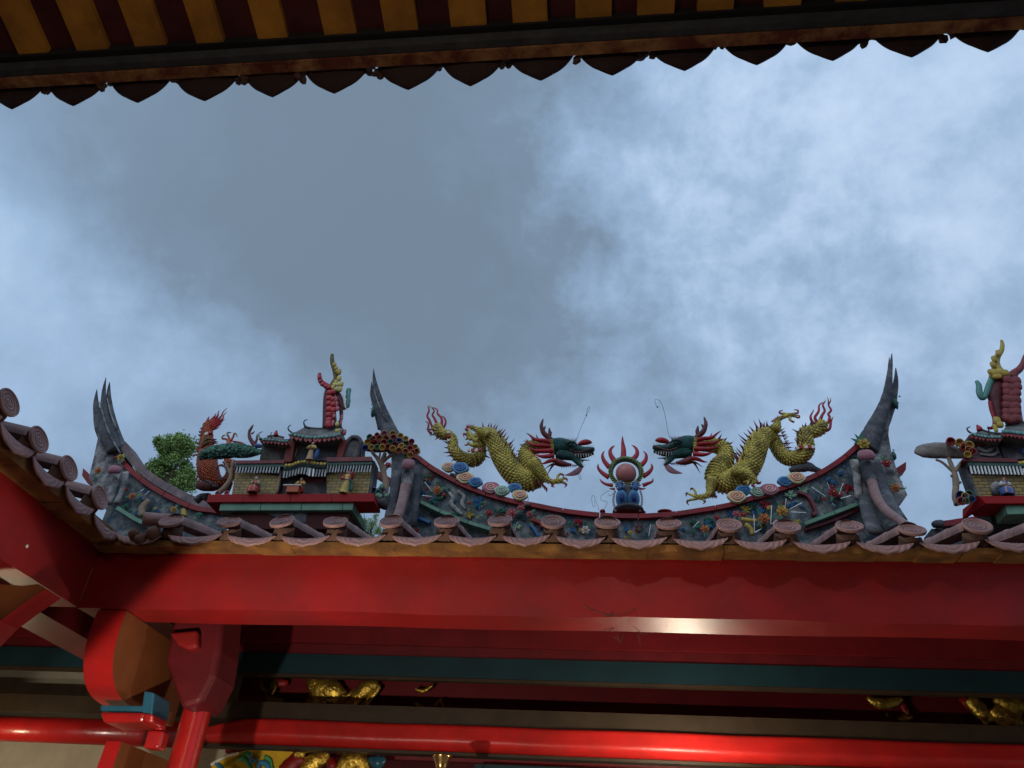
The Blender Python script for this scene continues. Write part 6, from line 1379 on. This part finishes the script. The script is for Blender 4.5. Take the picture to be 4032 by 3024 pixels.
# cup tree of the left shrine
ct = thing('cup_tree', W('E', 1590, 1240, HY+.1), 'plaster tree crowned with a dense bunch of coloured porcelain cups beside the left shrine', 'ornamental tree')
rods('trunk', 'E', HY+.13, [[(1590, 1260, 26), (1595, 1150, 26), (1575, 1050, 24), (1560, 980, 22), (1590, 900, 16)], [(1568, 1020, 20), (1530, 950, 16), (1480, 890, 12)], [(1560, 980, 18), (1620, 930, 14), (1690, 890, 12)], [(1535, 960, 10), (1550, 900, 8)], [(1590, 950, 10), (1580, 890, 8)]], TRUNK, ct, 9, 4, bumpy=.06)
rods('canopy', 'E', HY+.16, [[(1400, 860, 20), (1500, 840, 60), (1620, 820, 75), (1740, 840, 62), (1850, 880, 20)]], MORT, ct, 12, 4)
rnd = random.Random(3); ks = 'ryogprybgropygry'
cups_ = [(1462, 768, 'g'), (1520, 752, 'r'), (1582, 738, 'p'), (1650, 740, 'y'), (1712, 760, 'y'), (1756, 782, 'y'), (1805, 805, 'r'), (1445, 808, 'y'), (1490, 782, 'r'), (1545, 775, 'y'), (1600, 782, 'o'), (1655, 770, 'r'), (1700, 798, 'b'), (1500, 812, 'r'), (1425, 857, 'b'), (1478, 852, 'y'), (1525, 850, 'g'), (1566, 852, 'y'), (1578, 812, 'r'), (1632, 806, 'g'), (1672, 826, 'r'), (1610, 848, 'r'), (1650, 862, 'y'), (1720, 842, 'y'), (1760, 820, 'g'), (1790, 862, 'r'), (1832, 852, 'y'), (1756, 885, 'o'), (1810, 895, 'r'), (1700, 878, 'o'), (1795, 915, 'y'), (1845, 885, 'o'), (1740, 860, 'p')]
for (x, y, k) in cups_: cup(W('E', x, y, HY+.02+rnd.uniform(-.02, .02)), rnd.uniform(25, 29)*mpp('E', HY), CUPC[k], ct, V((rnd.uniform(-.4, .3), -1, rnd.uniform(-.4, 0))))
for (x, y, k) in [(1492, 1205, 'b'), (1573, 1213, 'b'), (1535, 1225, 'g')]: cup(W('E', x, y, HY+.1), 30*mpp('E', HY), CUPC[k], ct, V((0, -1, -.1)))
m = MB()
for (x, y) in [(1855, 870), (1750, 925), (1530, 1240), (1600, 1245), (1550, 1250)]: m.ball(W('E', x, y, HY+.06), (.02, .008, .02), 8, 0, Matrix.Rotation(.6, 3, 'Y'))
m.ball(W('E', 1560, 1175, HY+.1), (.018, .02, .03), 8, 0, None, .2); m.ball(W('E', 1545, 1195, HY+.12), (.03, .02, .02), 8, 0, None, .2); m.build('leaf', COPG, ct)
rods('base_rock', 'E', HY+.16, [[(1520, 1330, 36), (1560, 1270, 50), (1600, 1250, 40), (1560, 1340, 50)]], STONED, ct, 10, 3, bumpy=.1)
# pine of the left shrine
pt = thing('ornamental_pine', W('E', 245, 1225, HY+.05), 'small dark green porcelain pine leaning in front of the orange dragon', 'ornamental tree')
rods('trunk', 'E', HY+.08, [[(225, 1230, 24), (280, 1180, 22), (325, 1110, 20), (335, 1040, 16), (355, 960, 16)], [(330, 1080, 14), (305, 1020, 10), (280, 970, 8)]], TRUNK, pt, 9, 4, bumpy=.08)
m = MB(); m.tube(pathc('E', HY+.08, [(85, 930, 26), (140, 910, 50), (250, 895, 62), (370, 885, 62), (470, 900, 48), (570, 900, 14)]), 14, 4, .7, bumpy=.05); cn = m.build('crown', mat('pine_dark', (.025, .04, .035), .8, .3, 20, .4), pt)
m = MB(); rr_ = random.Random(5)
cpath = spl([(W('E', x, y, HY+.08), r*mpp('E', HY)) for x, y, r in [(85, 930, 26), (140, 905, 50), (250, 890, 60), (370, 880, 60), (470, 890, 46), (570, 895, 14)]], 12)
for i in range(900):
    p, r = rr_.choice(cpath); a = rr_.uniform(0, 2*math.pi); o_ = V((rr_.uniform(-.3, .3), -abs(math.cos(a))*.8, math.sin(a)))
    if o_.z < -.35 and rr_.random() < .7: continue
    b_ = p+V((o_.x*r, o_.y*r*1.0, o_.z*r*1.04)); s_ = rr_.uniform(.010, .019)
    m.ball(b_, (s_, s_*.4, s_*.8), 6, 0, Matrix.Rotation(rr_.uniform(-1, 1), 3, 'Y') @ Matrix.Rotation(rr_.uniform(-.5, .5), 3, 'X'))
m.build('foliage', mat('pine_leaves', (.035, .12, .075), .45, .3, 9, 0, island=.8), cn)
# ---------------------------------------------------------------- orange dragon behind the left shrine
OY = HY+.32
od = thing('dragon', W('O', 320, 1440, OY), 'orange scaled dragon with a red flaming tail coiled behind the pine and left shrine', 'dragon')
ob_ = pathc('O', OY, [(330, 330, 60), (300, 400, 66), (295, 500, 84), (290, 600, 94), (290, 720, 110), (300, 850, 140), (300, 980, 150), (320, 1100, 150), (380, 1200, 120), (470, 1270, 90), (570, 1260, 74), (650, 1180, 70), (680, 1080, 66), (660, 980, 60), (600, 930, 50)])
m = MB(); m.tube(ob_, 16, 5)
for (x, y, x1, y1) in [(205, 430, 205, 405), (195, 480, 168, 460), (190, 530, 152, 520), (180, 660, 135, 632), (170, 720, 130, 690), (165, 780, 118, 725), (160, 830, 60, 840), (200, 700, 140, 760), (390, 600, 460, 592), (380, 625, 480, 630), (380, 650, 490, 652), (170, 1170, 112, 1165), (180, 1240, 118, 1255), (140, 1210, 100, 1205)]:
    a, b = W('O', x, y, OY-.05), W('O', x1, y1, OY-.05); m.spike(a, b, .016, 1)
for k in range(22):
    a = k/22*2*math.pi; a0 = W('O', 520+95*math.cos(a), 1100+120*math.sin(a), OY-.10); a1 = W('O', 520+55*math.cos(a+.3), 1100+75*math.sin(a+.3), OY-.10); m.spike(a0, a1, .010, 1)
o = m.build('body', [mat('orange_under', (.16, .04, .015), .7, .3, 10), MAR], od)
m = MB(); m.scales(ob_, .034, 0, 10, .35); m.build('scales', ORG, o)
rods('olive_fin', 'O', OY-.08, [[(210, 720, 20), (240, 640, 26), (300, 590, 22), (390, 600, 10)], [(230, 690, 20), (300, 640, 24), (400, 640, 8)], [(250, 600, 16), (260, 540, 10), (270, 500, 4)]], mat('olive_fin_glaze', (.13, .085, .03), .6, .35, 30, .3), od, 7, 4)
tailflame(od, 'O', OY, [[(300, 350, 34), (310, 290, 22), (330, 235, 3)], [(330, 340, 36), (370, 290, 26), (410, 240, 16), (440, 185, 3)], [(350, 350, 36), (420, 280, 26), (465, 220, 16), (470, 180, 10), (492, 138, 3)], [(360, 360, 34), (450, 300, 24), (520, 230, 16), (545, 170, 10), (608, 105, 3)], [(370, 380, 30), (460, 330, 22), (540, 270, 14), (560, 210, 9), (610, 160, 3)], [(380, 400, 26), (470, 360, 20), (530, 310, 12), (575, 272, 3)], [(370, 425, 22), (440, 400, 16), (500, 365, 8), (530, 345, 3)], [(370, 445, 20), (430, 430, 12), (500, 398, 3)]], [[(600, 120, 5), (610, 102, 2)]])
bands(od, 'O', OY-.13, [(295, 512, 30), (350, 493, 20)], .036, .030)
rods('belly_plate', 'O', OY-.12, [[(350, 730, 22), (400, 712, 26), (430, 715, 18)]], ROBES['blue'], od)
rods('hind_leg', 'O', OY, [[(630, 720, 56), (635, 660, 44), (640, 610, 36)], [(640, 620, 22), (580, 585, 18), (545, 585, 16)], [(645, 610, 22), (635, 560, 20), (620, 525, 18)], [(670, 610, 20), (700, 560, 18), (715, 520, 18)]], ORG, od)
rods('claws', 'O', OY, [[(545, 590, 16), (530, 560, 14), (560, 530, 12), (590, 528, 4)], [(618, 535, 16), (610, 500, 15), (640, 485, 13), (680, 487, 4)], [(712, 525, 16), (720, 500, 15), (750, 510, 13), (768, 560, 4)]], mat('claw_olive', (.30, .18, .06), .45, .3), od)
rods('red_whisker', 'O', OY, [[(670, 615, 10), (740, 630, 16), (830, 650, 20), (920, 700, 18)]], RED, od)
rods('antler', 'O', OY, [[(1060, 720, 40), (1010, 650, 36), (960, 560, 30), (955, 480, 24), (990, 410, 20), (1020, 362, 5)], [(985, 510, 16), (1015, 490, 12), (1038, 465, 4)], [(950, 480, 14), (940, 440, 4)], [(1040, 660, 26), (1070, 600, 20), (1075, 550, 16), (1078, 505, 4)]], BRN, od, 8)
rods('blue_ruff', 'O', OY-.02, [[(1050, 690, 30), (1090, 690, 40), (1140, 700, 34)]], ROBES['blue'], od)
rods('rocky_base', 'O', OY-.04, [[(150, 1300, 50), (240, 1320, 80), (360, 1330, 74), (480, 1320, 56)], [(280, 1240, 30), (340, 1260, 30), (420, 1310, 26)]], mat('maroon_rock', (.10, .025, .022), .8, .35, 15, .5), od, 10, 4, bumpy=.1)
rods('pale_rock', 'O', OY-.12, [[(280, 1245, 16), (330, 1250, 22), (370, 1290, 12)], [(380, 1310, 12), (430, 1320, 16), (480, 1310, 8)]], STONED, od, 8, 4, bumpy=.12)
rods('red_rock', 'O', OY-.16, [[(600, 1400, 50), (640, 1320, 44), (680, 1260, 26)]], MAR, od, 9, 3, bumpy=.1)
m = MB(); m.tube(pathc('O', OY+.06, [(120, 1560, 60), (220, 1480, 60), (320, 1500, 70)]), 9, 3, bumpy=.12); rk = m.build('base_rock', STONED, None); tag(rk, 'dark rock under the orange dragon beside the end of the far left ridge', 'rock')
for (x, y) in [(460, 1425), (600, 1425)]: cup(W('O', x, y, HY+.05), 40*mpp('O', HY), CUPC['p'], pt, V((0, -1, .1)))
# ---------------------------------------------------------------- trees beyond the roofs
def tree(cx, cy, rpx, Y, label, seed, trunk_to, squash=1.1, n=9000, lobes=None):
    R_ = random.Random(seed); C0 = PY(cx, cy, Y); u = Y/Fw.y/FPX*.93; R = rpx*u
    t = thing('tree', V((C0.x, Y, -1.6)), label, 'tree', 'trees behind the temple roofs')
    m = MB(); b0 = V((C0.x-.1*R, Y, -1.6)); top = C0+V((0, 0, -.1*R))
    m.tube([(b0, .16*R), (b0.lerp(top, .6)+V((.1*R, 0, 0)), .10*R), (top, .06*R)], 9, 4, bumpy=.06)
    lob = lobes or [(R_.uniform(-.7, .7), R_.uniform(-.6, .6), R_.uniform(-.75, .75), R_.uniform(.28, .48)) for _ in range(15)]
    pts = []
    for (x, y, z, r) in lob:
        c = C0+V((x*R, y*R, z*R*squash)); s_ = b0.lerp(top, R_.uniform(.72, .98))
        m.tube([(s_, .04*R), (s_.lerp(c, .5)+V((0, 0, .06*R)), .028*R), (c, .012*R)], 6, 3)
        for k in range(5):
            d = V((R_.gauss(0, 1), R_.gauss(0, 1), R_.gauss(0, 1))).normalized()*r*R; m.tube([(c, .012*R), (c+d, .004*R)], 4, 1); pts.append((c+d*.8, r*R*.45)); pts.append((c+d*.45, r*R*.4))
    m.build('trunk', BARK, t)
    m = MB()
    for i in range(n):
        c, r = R_.choice(pts); p = c+V((R_.gauss(0, .5), R_.gauss(0, .5), R_.gauss(0, .45)))*r
        a = V((R_.gauss(0, 1), R_.gauss(0, 1), R_.gauss(0, .6))).normalized(); b = a.cross(V((R_.gauss(0, 1), R_.gauss(0, 1), R_.gauss(0, 1)))).normalized(); s_ = R*R_.uniform(.028, .052)
        m.add([p-a*s_, p+b*s_*.45, p+a*s_, p-b*s_*.45], [(0, 1, 2, 3)])
    m.build('crown', LEAF, t); return t
tree(658, 1850, 146, 19, 'leafy green tree rising behind the left roof beside the orange dragon', 4, 0, 1.12, 42000,
     [(-.1, 0, .55, .46), (.3, .1, .75, .38), (-.35, .2, .35, .46), (.45, -.2, .35, .44), (-.65, 0, .0, .46), (-.6, .1, -.55, .40), (-.3, 0, -.1, .45), (-.45, -.1, .6, .26), (0, .3, .1, .48), (.55, .1, -.05, .42), (-.35, -.2, -.35, .40), (.2, .2, -.4, .44), (.6, 0, -.5, .36), (-.75, .1, -.3, .26), (.25, 0, -.85, .40), (.55, .1, -.9, .30), (-.05, .0, .85, .2), (-.1, .2, -.75, .3)])
tree(1465, 2060, 60, 21, 'small leafy tree glimpsed between the left shrine ledge and the ridge post', 8, 0, 1.0, 5000)
